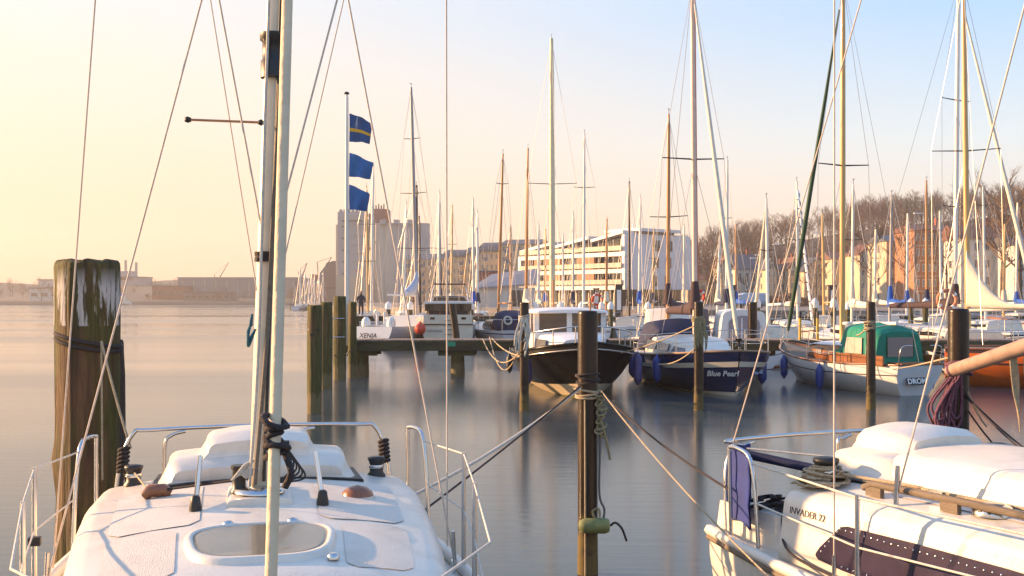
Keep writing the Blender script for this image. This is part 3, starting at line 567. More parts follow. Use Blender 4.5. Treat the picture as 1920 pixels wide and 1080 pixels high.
wood_pile(PX(661, 36.6), 36.6, .15, PZ(567, 36.6), 'short mossy pile behind the flagpole at the pier end', seed=12)
for zy in (597, 632): MB().tube([(-.2, -.23, PZ(zy, 35.5)), (.2, -.23, PZ(zy, 35.5))], .018, 6).build('rung', M_steel, pC)
def steel_post(px, D, r, ytop, label):
    o = thing('mooring_post', label, 'post', (PX(px, D), D, 0)); zt = PZ(ytop, D)
    MB().lathe([(r, -1.3), (r * 1.03, -.1), (r * 1.05, .06), (r * 1.02, .22), (r, .4), (r, zt - .03), (r * .97, zt - .008), (r * .9, zt)], n=32).build('tube', M_post, o)
    MB().lathe([(r * .9, zt - .004), (r * .5, zt + .003), (0, zt + .005)], n=24).build('cap', M_dark, o); return o
post = steel_post(1102, 10.5, .098, 583, 'tall brown steel mooring post with many ropes tied at its middle')
steel_post(983, 25.8, .112, 567, 'steel mooring post with pale rope looped over it beside the black motorboat')
steel_post(1310, 26., .115, 566, 'steel mooring post with a hanging rope hank in front of the navy sloop')
steel_post(1633, 26.1, .11, 566, 'steel mooring post tied to the white sloop with the green canopy')
postR = steel_post(1797, 10.3, .097, 579, 'steel mooring post with purple rope and wooden spar lashed to it')
def wraps(name, label, c, r, k, m, dz=.03, tilt=.3, rr=.012, seed=1):
    rnd = random.Random(seed); mb = MB()
    for i in range(k):
        t1, t2 = rnd.uniform(-tilt, tilt), rnd.uniform(-tilt, tilt)
        mb.tube(arc(V(c) + V((0, 0, (i - k / 2) * dz)), r + rr * rnd.uniform(.6, 1.6), 0, 2 * math.pi, 22, (1, 0, t1), (0, 1, t2)), rr, 6)
    return tag(mb.build(name, m), label, 'rope')
pc = V((PX(1102, 10.5), 10.5, 0))
wraps('rope_wrap', 'dark rope turns round the middle of the tall centre post', pc + V((0, 0, PZ(705, 10.5))), .100, 3, M_roped, .03, .2, .012, 2)
wraps('rope_wrap', 'beige rope turns knotted round the centre post', pc + V((0, 0, PZ(735, 10.5))), .100, 3, M_rope, .03, .16, .012, 5)
kz = PZ(735, 10.4); mb = MB(); random.seed(3)
for k in range(10):
    c = pc + V((.10 + random.uniform(-.02, .05), -.09, kz - .02 - .045 * k)); mb.tube(arc(c, random.uniform(.025, .05), 0, 6.3, 10, (1, 0, random.uniform(-.5, .5)), (random.uniform(-.3, .3), .6, .6)), .010, 6)
mb.tube(smooth_pts([pc + V((.13, -.1, kz - .3)), pc + V((.17, -.1, kz - .45)), pc + V((.20, -.1, kz - .6)), pc + V((.21, -.1, kz - .66))], 4), [.014] * 12 + [.02], 6)
tag(mb.build('rope_knot', mat('rope_olive', (.25, .22, .12), .9, var=.3, scale=30)), 'frayed olive rope knot with a dangling tail on the centre post', 'rope')
rope_obj('hanging_rope', 'grey rope hanging down the right side of the centre post to the float', smooth_pts([pc + V((.105, -.06, kz)), pc + V((.115, -.06, kz - .5)), pc + V((.11, -.06, kz - 1.0)), pc + V((.16, -.06, kz - 1.16)), pc + V((.13, -.07, kz - 1.3))], 5), .011, mat('rope_grey', (.10, .11, .11), .9))
rope_obj('hanging_rope', 'thin pale rope hanging down the front of the centre post', [pc + V((-.035, -.105, kz - .05)), pc + V((-.032, -.105, kz - .8)), pc + V((-.03, -.105, 0))], .009, M_rope)
fo = thing('mooring_float', 'green mossy float tied low on the centre post', 'float', pc + V((.06, -.12, PZ(985, 10.4))))
MB().lathe([(.0, -.16), (.05, -.15), (.075, -.1), (.078, .1), (.06, .14), (0, .15)], n=14, rot=Matrix.Rotation(math.pi / 2, 3, 'Y')).build('body', mat('mossy_float', (.16, .19, .07), .7, var=.4, scale=9), fo)
MB().tube(smooth_pts([(.15, 0, 0), (.2, .0, .03), (.26, -.02, -.02), (.30, 0, -.12), (.31, 0, -.15)], 4), .012, 6).build('tether', M_roped, fo)
MB().tube(smooth_pts([(.0, 0, .07), (-.02, .02, .14), (.04, .02, .16), (.05, 0, .08)], 4), .012, 6).build('knot', mat('rope_olive', (0, 0, 0)), fo)
pk = pc + V((0, -.1, PZ(728, 10.4)))
rope_obj('mooring_line', 'pale rope from the centre post to the port stern of the near sloop', sag(pk + V((-.08, 0, 0)), (-1.25, 8.35, .95), .10), .013, M_ropew)
rope_obj('mooring_line', 'dark thin rope running beside the pale rope to the near sloop', sag(pk + V((-.08, 0, .02)), (-.85, 8.1, .96), .02), .009, M_roped)
rope_obj('mooring_line', 'orange-beige rope from the centre post past the window sloop bow', sag(pk + V((.12, 0, -.02)), P(1460, 1100, 6.6), .06), .007, M_rope)
rope_obj('mooring_line', 'dark rope from the centre post to the stern of the window sloop', sag(pk + V((.13, 0, -.05)), (1.669, 8.128, 1.24), .05), .010, M_roped)
# right post: purple rope bundle, spar and lines
pr = V((PX(1797, 10.3), 10.3, 0)); mb = MB(); random.seed(8)
for k in range(15):
    x0 = random.uniform(-.26, -.06); y0 = random.uniform(-.16, -.06); z0 = PZ(725, 10.2) + random.uniform(-.10, .06); L_ = random.uniform(.28, .66); w_ = random.uniform(.03, .07)
    mb.tube(smooth_pts([pr + V((x0 * .5, y0, z0 + .1)), pr + V((x0 - w_, y0, z0 - L_ * .45)), pr + V((x0 - w_ * .6, y0 - .02, z0 - L_ * .9)), pr + V((x0, y0 - .02, z0 - L_)), pr + V((x0 + w_ * .7, y0 - .01, z0 - L_ * .85)), pr + V((x0 + w_, y0, z0 - L_ * .4)), pr + V((x0 * .4, y0, z0 + .12))], 4), .0125, 6)
tag(mb.build('rope_hank', M_ropep), 'purple rope hank hanging from the right-hand post', 'rope')
wraps('rope_wrap', 'purple rope turns holding the spar to the steel post', pr + V((0, 0, PZ(690, 10.2))), .100, 4, M_ropep, .03, .3, .014, 7)
sp_ = thing('wooden_spar', 'pale weathered spar reaching out from the post with purple rope', 'spar', P(1776, 698, 10.05))
e = P(2020, 618, 9.2) - P(1776, 698, 10.05)
MB().tube([(0, 0, 0), e * .05, e * .5, e], [.045, .062, .072, .085], 14).build('pole', mat('bare_wood', (.42, .27, .19), .7, var=.2, scale=5, dirt=(.2, .11, .08), dirt_amt=.6, dscale=6), sp_)
MB().lathe([(.05, -.02), (.066, 0), (.05, .02)], e * .03, 12, rot=e.to_track_quat('Z', 'Y').to_matrix()).build('lashing', M_ropep, sp_)
for i, (x1, y1, x2, y2, D2, m_) in enumerate([(1812, 742, 1960, 870, 9., M_roped), (1812, 745, 1990, 905, 8.6, M_roped), (1815, 770, 1890, 860, 10.0, M_roped), (1815, 735, 1850, 800, 10.2, M_rope)]):
    rope_obj('mooring_line', ['dark rope from the purple-roped post, upper of two running right', 'dark rope from the purple-roped post, lower of two running right', 'thin dark rope dropping steeply from the purple-roped post', 'short yellow-beige rope end knotted on the purple-roped post'][i], sag(P(x1, y1, 10.2), P(x2, y2, D2), .03), .009, m_)
mb = MB()
for k in range(6): mb.tube(smooth_pts([P(1893 + 2 * k, 655, 9.6), P(1895 + 3 * k, 690 + 4 * k, 9.6), P(1900 + 2 * k, 735 + 5 * k, 9.58), P(1908 + k, 770 + 8 * k, 9.6)], 4), .006, 5)
tag(mb.build('hanging_rope', M_rope), 'beige frayed ropes hanging below the weathered spar', 'rope')
# ------------------------------------------------------------------ first pier
PD = 37.6
pier = thing('pier', 'long low timber pier with green mossy edge beam crossing behind the moored boats', 'pier', (0, PD, 0))
x0, x1 = PX(650, PD), 24.
M_plank = mat('pier_plank', (.20, .15, .11), .85, var=.35, scale=3, stretch=(4, .5, 4), bump=.4)
M_beam = mat('mossy_beam', (.055, .05, .024), .85, var=.5, scale=2, stretch=(.6, 3, 3), dirt=(.06, .075, .015), dirt_amt=.8, bump=.5, bscale=8)
pk_me = None; random.seed(2)
npl = 205; wpl = (x1 - x0) / npl
for i in range(npl):
    if pk_me is None:
        q = MB().box((0, 0, 0), (wpl - .012, 1.5, .05)); pk_me = q.mesh('plank'); pk_me.materials.append(M_plank)
    share('plank', pk_me, pier, (x0 + (i + .5) * wpl, random.uniform(-.02, .02), 1.265 + random.uniform(-.006, .006)), (0, 0, random.uniform(-.004, .004)))
for yy in (-.66, .66): MB().box(((x0 + x1) / 2, yy, 1.075), (x1 - x0, .16, .32)).build('edge_beam', M_beam, pier)
for xx in [PX(857, PD - .4) + k * 5.2 for k in range(0, 6)] + [x0 + .5]:
    for yy in (-.42, .42): MB().tube([(xx, yy, -1.2), (xx + .01, yy, .2), (xx, yy, .93)], [.23, .225, .21], 14).build('pile', M_pile, pier)
    MB().box((xx, -.52, .84), (1.3, .18, .2)).build('cross_head', M_beam, pier)
    MB().box((xx, .52, .84), (1.3, .18, .2)).build('cross_head', M_beam, pier)
MB().box((PX(846, PD - .7), -.76, 1.15), (.3, .03, .16)).build('berth_plate', mat('green_plate', (.02, .28, .16), .5), pier)
MB().tube([(x0 + .25, -.5, 1.29), (x0 + .25, -.5, 1.42), (x0 + .12, -.5, 1.44), (x0 + .38, -.5, 1.44)], .03, 6).build('mooring_cleat', M_dark, pier)
rope_obj('mooring_line', 'pale slack rope looped from the pier end to the ladder pile', sag(P(662, 640, PD - .8), P(625, 664, 35.4), .35), .022, M_rope)
rope_obj('mooring_line', 'pale rope end hanging from the pier corner', smooth_pts([P(661, 640, PD - .8), P(660, 655, PD - .85), P(663, 668, PD - .85), P(661, 660, PD - .85)], 4), .022, M_rope)
for k, (xa, ya, xb, yb, s_) in enumerate([(905, 635, 975, 660, .5), (918, 632, 978, 640, .9), (922, 634, 975, 668, .1)]):
    rope_obj('mooring_line', ['pale slack rope from the pier to the pale-roped post, outer loop', 'deepest sagging pale rope between pier and pale-roped post', 'taut pale rope from the pier edge down to the pale-roped post'][k], sag(P(xa, ya, PD - .9), P(xb, yb, 25.7 if k != 1 else 25.7), s_), .018, M_rope)
# flagpole with three flags
fp = thing('flagpole', 'tall white flagpole at the pier end carrying three blue flags', 'flagpole', (PX(650, 36.9), 36.9, 0))
zt = PZ(176, 36.9); MB().tube([(0, 0, 1.1), (0, 0, 5), (0, 0, zt)], [.075, .062, .04], 12).build('pole', M_wspar, fp); MB().lathe([(0, -.04), (.09, -.03), (.10, 0), (.05, .05), (0, .06)], (0, 0, zt + .02), 12).build('finial', M_dark, fp)
MB().tube([(.09, 0, 1.5), (.075, 0, 5), (.06, 0, zt - .1)], .008, 5).build('halyard', M_ropew, fp)
def flag(label, ztop, hoist, fly, m, seed, stripe=None, droop=.35):
    o = thing('flag', label, 'flag', (PX(650, 36.9) + .09, 36.9, ztop), 0, None); rings = []
    for i in range(17):
        t = i / 16; a = seed + 7.5 * t; yy = .16 * t ** .6 * math.sin(a); x = fly * (t - .10 * t * abs(math.sin(a * .7)))
        rings.append([V((x * (1 - .14 * k) , yy + .05 * math.sin(a * 1.3 + 3 * k), -hoist * k * (1 - .18 * t) - droop * t ** 1.2 * (1 - .35 * k))) for k in [j / 8 for j in range(9)]])
    def cl(k0, k1, off): q = MB(); R = [[p + V((0, off, 0)) for p in r[k0:k1 + 1]] for r in rings]; q.loft(R, False, False); return q
    c = MB(); c.loft(rings, False, False); cl_ = c.build('cloth', m, o)
    if stripe:
        for off in (-.006, .006): cl(4, 5, off).build('stripe', stripe, cl_)
    return o
M_flagb = mat('flag_blue', (.02, .085, .24), .8, var=.15); M_flagl = mat('flag_light_blue', (.03, .15, .40), .8, var=.15); M_fly = mat('flag_yellow', (.75, .42, .03), .8)
flag('navy flag with a yellow bar flying topmost on the flagpole', PZ(212, 36.9), 1.0, .85, M_flagb, .4, M_fly)
flag('plain mid blue flag flying in the middle of the flagpole', PZ(286, 36.9), 0.84, .85, M_flagl, 1.7)
flag('plain blue flag flying lowest on the flagpole', PZ(346, 36.9), .87, .8, M_flagl, 2.9)
# ------------------------------------------------------------------ rigging helper for larger yachts
def rig(o, lx, zb, zt, r, m, spreaders=(), hb=1.2, fore=None, aft=None, lean=(0, 0), wire=.008, ly=0., vane=True, boom=None, boom_m=None, cover=None, side_lx=None):
    def mp_(z): k = (z - zb) / (zt - zb); return V((lx + lean[0] * k, ly + lean[1] * k, z))
    ms = MB().tube([mp_(zb), mp_(lerp(zb, zt, .5)), mp_(lerp(zb, zt, .85)), mp_(zt)], [r, r, r * .85, r * .6], 10).build('mast', m, o)
    tips = []
    for z, hw in spreaders:
        for sd in (1, -1): MB().tube([mp_(z), mp_(z) + V((-.05, sd * hw, .04))], [.028, .018], 6).build('spreader', M_dark, ms)
        tips.append((z, hw))
    for sd in (1, -1):
        pts = [mp_(zt - .1)] + [mp_(z) + V((-.05, sd * hw, .04)) for z, hw in sorted(tips, reverse=True)] + [V((side_lx if side_lx is not None else lx - .15, sd * hb, zb - .1 if zb > .9 else .9))]
        MB().tube(pts, wire, 4).build('shroud', M_wire, o)
    if tips:
        z = tips[0][0]
        for sd in (1, -1): MB().tube([mp_(z - .1), V((lx + .5, sd * hb, .95))], wire, 4).build('lower_shroud', M_wire, o)
    if fore is not None: MB().tube([mp_(zt - .05), V(fore)], wire, 4).build('forestay', M_wire, o)
    if aft is not None: MB().tube([mp_(zt - .02), V(aft)], wire, 4).build('backstay', M_wire, o)
    if vane:
        MB().tube([mp_(zt), mp_(zt) + V((0, 0, .25))], .012, 5).build('antenna', M_dark, ms)
        MB().tube([mp_(zt) + V((-.25, 0, .2)), mp_(zt) + V((.15, 0, .2))], .012, 4).build('wind_vane', M_dark, ms)
    if boom:
        bz, bl = boom; b_ = MB().tube([mp_(bz) + V((-.08, 0, 0)), mp_(bz) + V((-bl, 0, .05))], .055, 8).build('boom', boom_m or m, o)
        if cover:
            rings = []
            for i in range(9):
                t = i / 8; hh = lerp(.34, .12, t) * (1 + .1 * math.sin(9 * t)); ww = lerp(.15, .09, t); c = mp_(bz) + V((-.02 - (bl - .05) * t, 0, .03)); rings.append([c + V((0, ww * math.cos(a), -.08 + (hh if math.sin(a) > 0 else .10) * math.sin(a))) for a in [k * math.pi / 5 for k in range(10)]])
            MB().loft(rings).build('sail_cover', cover, o)
            MB().tube([mp_(bz + .9), mp_(bz + .5), mp_(bz + .05)], [r * 1.35, r * 1.9, r * 2.4], 10).build('cover_collar', cover, o)
    return ms, mp_
def furled(o, a, b_, r, m, name='furled_sail', t0=.03, t1=.94):
    a, b_ = V(a), V(b_); MB().tube([a.lerp(b_, t) for t in (t0, t0 + .03, .3, .6, t1)], [r * .5, r * .9, r, r * .85, r * .4], 8).build(name, m, o)
def rails(o, pts, z=.62, r=.014, every=None, m=None):   # stanchions at pts with two guard lines
    pts = [V(p) for p in pts]
    for p in pts: MB().tube([p, p + V((0, 0, z))], r, 6).build('stanchion', m or M_steel, o)
    for k in (1., .52): MB().tube([p + V((0, 0, z * k)) for p in pts], r * .6, 4).build('guard_line', m or M_steel, o)
def place(stern, h): return (stern[0], stern[1], 0), math.atan2(h[1], h[0])
# ---- black motorboat
h = V((.095, -.995)).normalized(); stem = V((PX(1108, 28.3), 28.3)); L_ = 7.4; loc, rz = place(stem - h * L_, h)
o = thing('motorboat', 'black hulled motorboat with cream bottom and white wheelhouse', 'motorboat', loc, rz); BM = o
rows = [(0, 1), (.15, 1), (.27, 3), (.33, 1), (.44, 1), (.50, 0), (.62, 0), (.8, 0), (.93, 0), (1, 2)]
Hb = Hull(L_, 3.3, (1.05, 1.12, 1.55), tw=.8, rake=.75, full=2.5, bot=-.45, rows=rows, nm=2.4, nb=1.0)
M_cream = mat('cream_boot', (.62, .50, .34), .45, var=.1); M_alg = mat('algae_line', (.22, .2, .06), .8, var=.3)
Hb.shell([M_blackh, M_cream, M_black, M_alg], o, 26); Hb.transom([M_blackh, M_cream, M_black, M_alg], o); Hb.deck(M_teak, o, .06)
Hb.rail(M_blackh, o, .04, .0, name='rubbing_strake'); Hb.rail(mat('chrome_strip', (.55, .5, .45), .3, .8), o, .022, -.16, off=.012, name='rub_strip')
mb = MB(); cab(mb, [(3.55, 1.05, .98, 1.05, 1.62, .10, .06), (4.6, 1.02, .92, 1.1, 1.68, .10, .06), (5.6, .82, .7, 1.2, 1.66, .10, .05), (6.0, .68, .52, 1.25, 1.55, .08, .04)]); mb.build('trunk_cabin', M_white, o)
for sd in (1, -1):
    q = MB(); q.prism([V((3.75, sd * 1.06, 1.28)), V((5.2, sd * .93, 1.36)), V((5.1, sd * .90, 1.54)), V((3.75, sd * 1.025, 1.52))], (0, 0, 0), (0, sd * .015, 0)); q.build('cabin_window', M_glassd, o)
mb = MB(); cab(mb, [(1.6, 1.14, 1.08, 1.0, 1.62, .04, .02), (3.75, 1.12, 1.06, 1.0, 1.70, .04, .02)]); mb.build('wheelhouse_base', M_white, o)
for sd in (1, -1):
    for xx, w_ in ((1.65, .12), (2.65, .12), (3.62, .16)): MB().box((xx, sd * 1.05, 1.98), (w_, .07, .66)).build('pillar', M_white, o)
    for xa, xb in ((1.72, 2.59), (2.72, 3.54)): MB().box(((xa + xb) / 2, sd * 1.05, 1.97), (xb - xa, .02, .62)).build('side_pane', glass('tinted_pane', (.05, .03, .025), .06), o)
for yy, w_ in ((-1.0, .13), (-.02, .16), (1.0, .13)): MB().box((3.66, yy, 1.98), (.09, w_, .66)).build('pillar', M_white, o)
for yy in (-.52, .49): MB().box((3.67, yy, 1.97), (.02, .84, .58)).build('windscreen', glass('clear_pane', (.07, .05, .04), .06), o)
MB().box((1.62, 0, 1.97), (.03, 1.96, .6)).build('aft_bulkhead', M_glassb, o)
mb = MB(); cab(mb, [(1.35, 1.2, 1.16, 2.28, 2.37, .04, .07), (2.5, 1.22, 1.18, 2.28, 2.38, .04, .08), (3.75, 1.18, 1.12, 2.28, 2.37, .04, .07), (3.98, 1.1, 1.0, 2.29, 2.34, .03, .05)]); mb.build('wheelhouse_roof', M_white, o)
MB().tube([(2.2, -.3, 2.44), (2.2, -.3, 3.3)], .03, 8).build('signal_mast', M_ospar, o)
MB().tube([(4.0, .55, 1.68), (4.0, .56, 2.75)], .028, 8).build('flag_staff', M_ospar, o)
pts = [Hb.pt(t, 1, sd) + V((0, -sd * .06, 0)) for sd, t in [(1, .55), (1, .68), (1, .8), (1, .9), (1, .965), (-1, .965), (-1, .9), (-1, .8), (-1, .68), (-1, .55)]]
for p in pts: MB().tube([p, p + V((.03, 0, .46))], .018, 6).build('stanchion', M_steel, o)
MB().tube(smooth_pts([p + V((.03, 0, .46)) for p in pts], 4), .02, 6).build('bow_rail', M_steel, o)
def hang(Hx, loc, rz, t, sd, m, lab, L=.62, r=.12, drop=.42, out=.14):
    p = Hx.pt(t, 1, sd) + V((0, sd * out, -drop)); R_ = Matrix.Rotation(rz, 3, 'Z'); return fender(V(loc) + R_ @ p, m, L, r, label=lab, rope_up=drop - L / 2 + .08)
hang(Hb, loc, rz, .80, -1, mat('purple_fender', (.05, .045, .16), .45, var=.2), 'faded purple fender hanging on the black bow beside the pale-roped post', .72, .125, .62, .10)
hang(Hb, loc, rz, .45, -1, M_fendd, 'small black fender on the outer side of the black motorboat', .5, .1, .35)
hang(Hb, loc, rz, .84, 1, mat('purple_fender', (0, 0, 0)), 'dark purple fender hanging between the black motorboat and navy sloop', .8, .12, .6, .22)
# ---- navy sloop
h = V((.15, -.99)).normalized(); stem = V((PX(1388, 29.2), 29.2)); L_ = 7.9; loc, rz = place(stem - h * L_, h)
o = thing('sailing_yacht', 'navy blue sloop with white stripe, blue fenders and script lettering on its bow', 'yacht', loc, rz); BP = o
rows = [(0, 1), (.15, 1), (.22, 1), (.265, 2), (.31, 2), (.45, 0), (.62, 0), (.74, 0), (.765, 2), (.83, 2), (.92, 0), (1, 0)]
Hn = Hull(L_, 3.35, (1.0, 1.0, 1.27), tw=.72, rake=.55, full=2.7, bot=-.40, rows=rows, nm=2.9, nb=1.02)
Hn.shell([M_navy, M_antif, M_gel2], o, 26); Hn.transom([M_navy, M_antif, M_gel2], o); Hn.deck(M_gel, o, .0); Hn.rail(mat('gunwale_wood', (.30, .19, .12), .55), o, .035, .02, name='toe_rail')
mb = MB(); cab(mb, [(2.3, 1.15, 1.02, .98, 1.50, .1, .08), (3.6, 1.14, 1.0, .98, 1.50, .1, .08), (4.6, 1.02, .85, 1.0, 1.46, .1, .07), (5.4, .82, .62, 1.05, 1.34, .08, .05), (6.0, .6, .4, 1.1, 1.2, .05, .03)]); mb.build('cabin', M_gel, o)
for sd in (1, -1):
    for xa, xb, za in ((2.5, 3.5, 1.42), (3.65, 4.55, 1.38), (4.7, 5.35, 1.28)):
        wa = lambda x: lerp(1.15, 1.0, max(0, (x - 3.4) / 2)) if x < 4.6 else lerp(1.0, .80, (x - 4.6) / .8)
        q = MB(); q.prism([V((xa, sd * (wa(xa) - .02), 1.12)), V((xb, sd * (wa(xb) - .03), 1.13)), V((xb - .1, sd * (wa(xb) - .13), za - .04)), V((xa, sd * (wa(xa) - .1), za))], (0, 0, 0), (0, sd * .03, 0)); q.build('cabin_window', glass('blue_glass', (.03, .035, .07), .08), o)
mb = MB(); cab(mb, [(.8, 1.05, .9, 1.0, 1.5, .1, .05), (1.6, 1.12, .98, 1.0, 1.95, .2, .08), (2.35, 1.1, .95, 1.3, 2.0, .22, .08), (2.9, .98, .75, 1.45, 1.62, .08, .05)]); mb.build('spray_hood', M_navyc, o)
ms, mp_ = rig(o, 4.05, 1.55, 12.6, .085, mat('red_white_spar', (.70, .52, .42), .45, var=.1), [(7.05, 1.0)], 1.35, lean=(-.3, .0), aft=(.05, 0, 1.1), boom=(2.35, 2.9), boom_m=M_ospar, cover=M_brownc)
bowp = V((L_ - .1, 0, 1.35)); MB().tube([mp_(12.5), bowp], .01, 5).build('forestay', M_wire, o); furled(o, bowp, mp_(12.5), .075, M_sail)
MB().lathe([(.10, 0), (.10, .05), (.05, .07), (.05, .16), (.1, .18), (.1, .22)], bowp + V((-.02, 0, .05)), 12).build('furling_drum', M_dark, o)
MB().tube([mp_(12.5) + V((.0, .08, 0)), mp_(6) + V((.0, .09, 0)), mp_(1.7) + V((0, .1, 0))], .018, 5).build('halyard', M_redp, ms)
pts = [Hn.pt(t, 1, sd) + V((0, -sd * .05, 0)) for sd, t in [(1, .35), (1, .52), (1, .68), (1, .82), (1, .92), (1, .985), (-1, .985), (-1, .92), (-1, .82), (-1, .68), (-1, .52), (-1, .35)]]
rails(o, pts, .60, .016)
a_, b_ = Hn.pt(.93, Hn.v_at(.93, .62), -1), Hn.pt(.992, Hn.v_at(.992, .64), -1); c_ = Hn.pt(.966, Hn.v_at(.966, .63), -1) + V((.0, -.05, .0)); up = Hn.pt(.94, .9, -1) - Hn.pt(.94, .5, -1)
text('Blue Pearl', .23, M_white, o, frame(c_, (b_ - a_), up), shear=.35, depth=.004, bold=.005)
a_, b_ = Hn.pt(.94, Hn.v_at(.94, .66), 1), Hn.pt(.78, Hn.v_at(.78, .62), 1); c_ = (a_ + b_) / 2 + V((0, .07, 0))
text('Blue Pearl', .26, mat('sky_lettering', (.25, .4, .6), .5), o, frame(c_, (b_ - a_), up), shear=.35, depth=.004, bold=.006)
hang(Hn, loc, rz, .72, -1, M_fendb, 'bright blue fender on the navy bow left of the lettering', .72, .13, .42, .08)
hang(Hn, loc, rz, .42, -1, M_fendb, 'blue fender on the far quarter of the navy sloop', .72, .13, .35, .12)
hang(Hn, loc, rz, .62, 1, M_fendb, 'dark blue fender between the navy sloop and the white sloop', .75, .14, .5, .16)
# ---- white sloop with green canopy
sp0 = V((PX(1727, 29.6), 29.6)); bw = V((PX(1472, 36.4), 36.4)); h = (bw - sp0).normalized(); L_ = (bw - sp0).length + .1; loc, rz = place(sp0, h)
o = thing('sailing_yacht', 'white sloop with green canvas cockpit canopy, mahogany cabin and golden mast', 'yacht', loc, rz); DR = o
rows = [(0, 1), (.15, 1), (.25, 1), (.32, 2), (.36, 0), (.5, 0), (.7, 0), (.765, 0), (.79, 3), (.9, 0), (1, 0)]
Hd = Hull(L_, 2.35, (.86, .80, 1.22), tw=.62, rake=1.1, srake=.45, full=1.9, bot=-.42, rows=rows, nm=2.3, nb=1.0)
M_dwht = mat('drom_white', (.74, .72, .70), .3, var=.04, dirt=(.5, .45, .4), dirt_amt=.25, coat=.3)
Hd.shell([M_dwht, M_antif, M_mahog, M_dark], o, 28); Hd.transom([mat('transom_white', (.70, .73, .78), .3, var=.04), M_antif, M_antif, M_dwht], o); Hd.deck(M_teak, o, .02); Hd.rail(M_mahog, o, .032, .02)
mb = MB(); cab(mb, [(2.6, .72, .68, .82, 1.30, .05, .06), (4.2, .70, .62, .85, 1.30, .05, .06), (4.75, .60, .50, .9, 1.25, .05, .05)]); mb.build('cabin', M_mahog, o)
mb = MB(); cab(mb, [(2.55, .71, .71, 1.30, 1.335, .012, .06), (4.3, .66, .66, 1.30, 1.335, .012, .06), (4.8, .54, .54, 1.24, 1.28, .012, .05)]); mb.build('cabin_roof', M_white, o)
for sd in (1, -1):
    for xx in (3.3, 4.0): MB().box((xx, sd * (.695 - .03 * (xx - 3.2)), 1.10), (.30, .03, .19)).build('porthole', M_glassb, o)
mb = MB(); cab(mb, [(.95, .84, .72, .82, 1.72, .26, .06), (1.05, .86, .76, .82, 1.84, .28, .07), (1.8, .86, .78, .82, 1.95, .28, .08), (2.6, .82, .72, .84, 1.92, .27, .07), (2.95, .76, .58, 1.0, 1.62, .22, .06), (3.15, .7, .48, 1.2, 1.40, .08, .04)]); can = mb.build('canopy', M_greenc, o)
MB().box((.935, -.02, 1.33), (.012, .86, .56)).build('aft_panel', glass('clear_film', (.17, .15, .16), .12), can)
for yy in (-.46, .42): MB().box((.932, yy, 1.33), (.014, .03, .60)).build('panel_seam', M_greens, can)
for sd in (1, -1):
    q = MB(); q.prism([V((1.5, sd * .855, 1.12)), V((2.4, sd * .83, 1.12)), V((2.3, sd * .80, 1.58)), V((1.55, sd * .81, 1.58))], (0, 0, 0), (0, sd * .02, 0)); q.build('side_panel', mat('slatted_film', (.42, .36, .3), .35, var=.15), can)
    q = MB(); q.tube(smooth_pts([(1.32, sd * .87, .86), (1.3, sd * .83, 1.5), (1.3, sd * .72, 1.82), (1.3, sd * .3, 1.93), (1.3, 0, 1.95)], 4), .012, 5); q.build('canopy_seam', M_ropew, can)
for sd in (1, -1):
    MB().box((1.7, sd * .93, .97), (2.6, .05, .28)).build('coaming', M_mahog, o)
MB().box((.28, 0, .90), (.62, 1.3, .05)).build('aft_deck', M_mahog, o)
tx = Hd.pt(0, .7).x
MB().box((tx + .12 - .22, .12, .42), (.03, .60, .20), Matrix.Rotation(math.radians(18), 3, 'Y')).build('name_board', M_black, o)
nf = Vector((-1, 0, -.35)).normalized()
text('DROM', .21, M_white, o, frame((tx + .12 - .25, .12, .42), (0, -1, 0), (.32, 0, 1)), depth=.006, bold=.006).name = 'board_lettering'
lad = MB()
for yy in (-.32, -.58): lad.tube([(tx - .04, yy, .80), (tx + .10, yy, .18)], .016, 6)
for k in range(4): lad.tube([(tx + .02 + .02 * k, -.32, .70 - .13 * k), (tx + .02 + .02 * k, -.58, .70 - .13 * k)], .016, 6)
lad.build('boarding_ladder', M_steel, o)
MB().lathe([(.07, 0), (.06, .05), (.0, .06)], (tx + .02, .35, .68), 10, rot=Matrix.Rotation(-math.pi / 2, 3, 'Y')).build('exhaust', M_dark, o)
ms, mp_ = rig(o, 3.75, 1.3, 12.6, .085, M_yspar, [(6.85, .9)], 1.0, lean=(-.12, .05), aft=(.1, 0, .95), boom=(1.95, 2.7), boom_m=M_wspar)
bowp = V((L_ - .2, 0, 1.3)); MB().tube([mp_(12.4), bowp], .01, 5).build('forestay', M_wire, o); furled(o, bowp, mp_(12.4), .075, M_greens)
pts = [Hd.pt(t, 1, sd) + V((0, -sd * .05, 0)) for sd, t in [(1, .35), (1, .55), (1, .74), (1, .9), (1, .985), (-1, .985), (-1, .9), (-1, .74), (-1, .55), (-1, .35)]]
rails(o, pts, .52, .013)
for sd in (1, -1): MB().tube(smooth_pts([Hd.pt(0, 1, sd) + V((.08, -sd * .05, 0)), Hd.pt(0, 1, sd) + V((-.02, -sd * .08, .5)), V((-.02, sd * .3, .55 + .86))], 4), .014, 6).build('stern_rail', M_steel, o)
MB().tube(smooth_pts([(L_ + .05, 0, 1.75), (L_ - .25, .22, 1.8), (L_ - .8, .36, 1.78)], 4), .018, 6).build('bow_rail', M_ropew, o)
MB().tube(smooth_pts([(L_ + .05, 0, 1.75), (L_ - .25, -.22, 1.8), (L_ - .8, -.36, 1.78)], 4), .018, 6).build('bow_rail', M_ropew, o)
hang(Hd, loc, rz, .74, 1, M_fendb, 'blue fender nearest the bow of the green-canopied sloop', .66, .12, .42, .06)
hang(Hd, loc, rz, .42, 1, M_fendb, 'blue fender amidships on the green-canopied sloop', .70, .12, .45, .10)
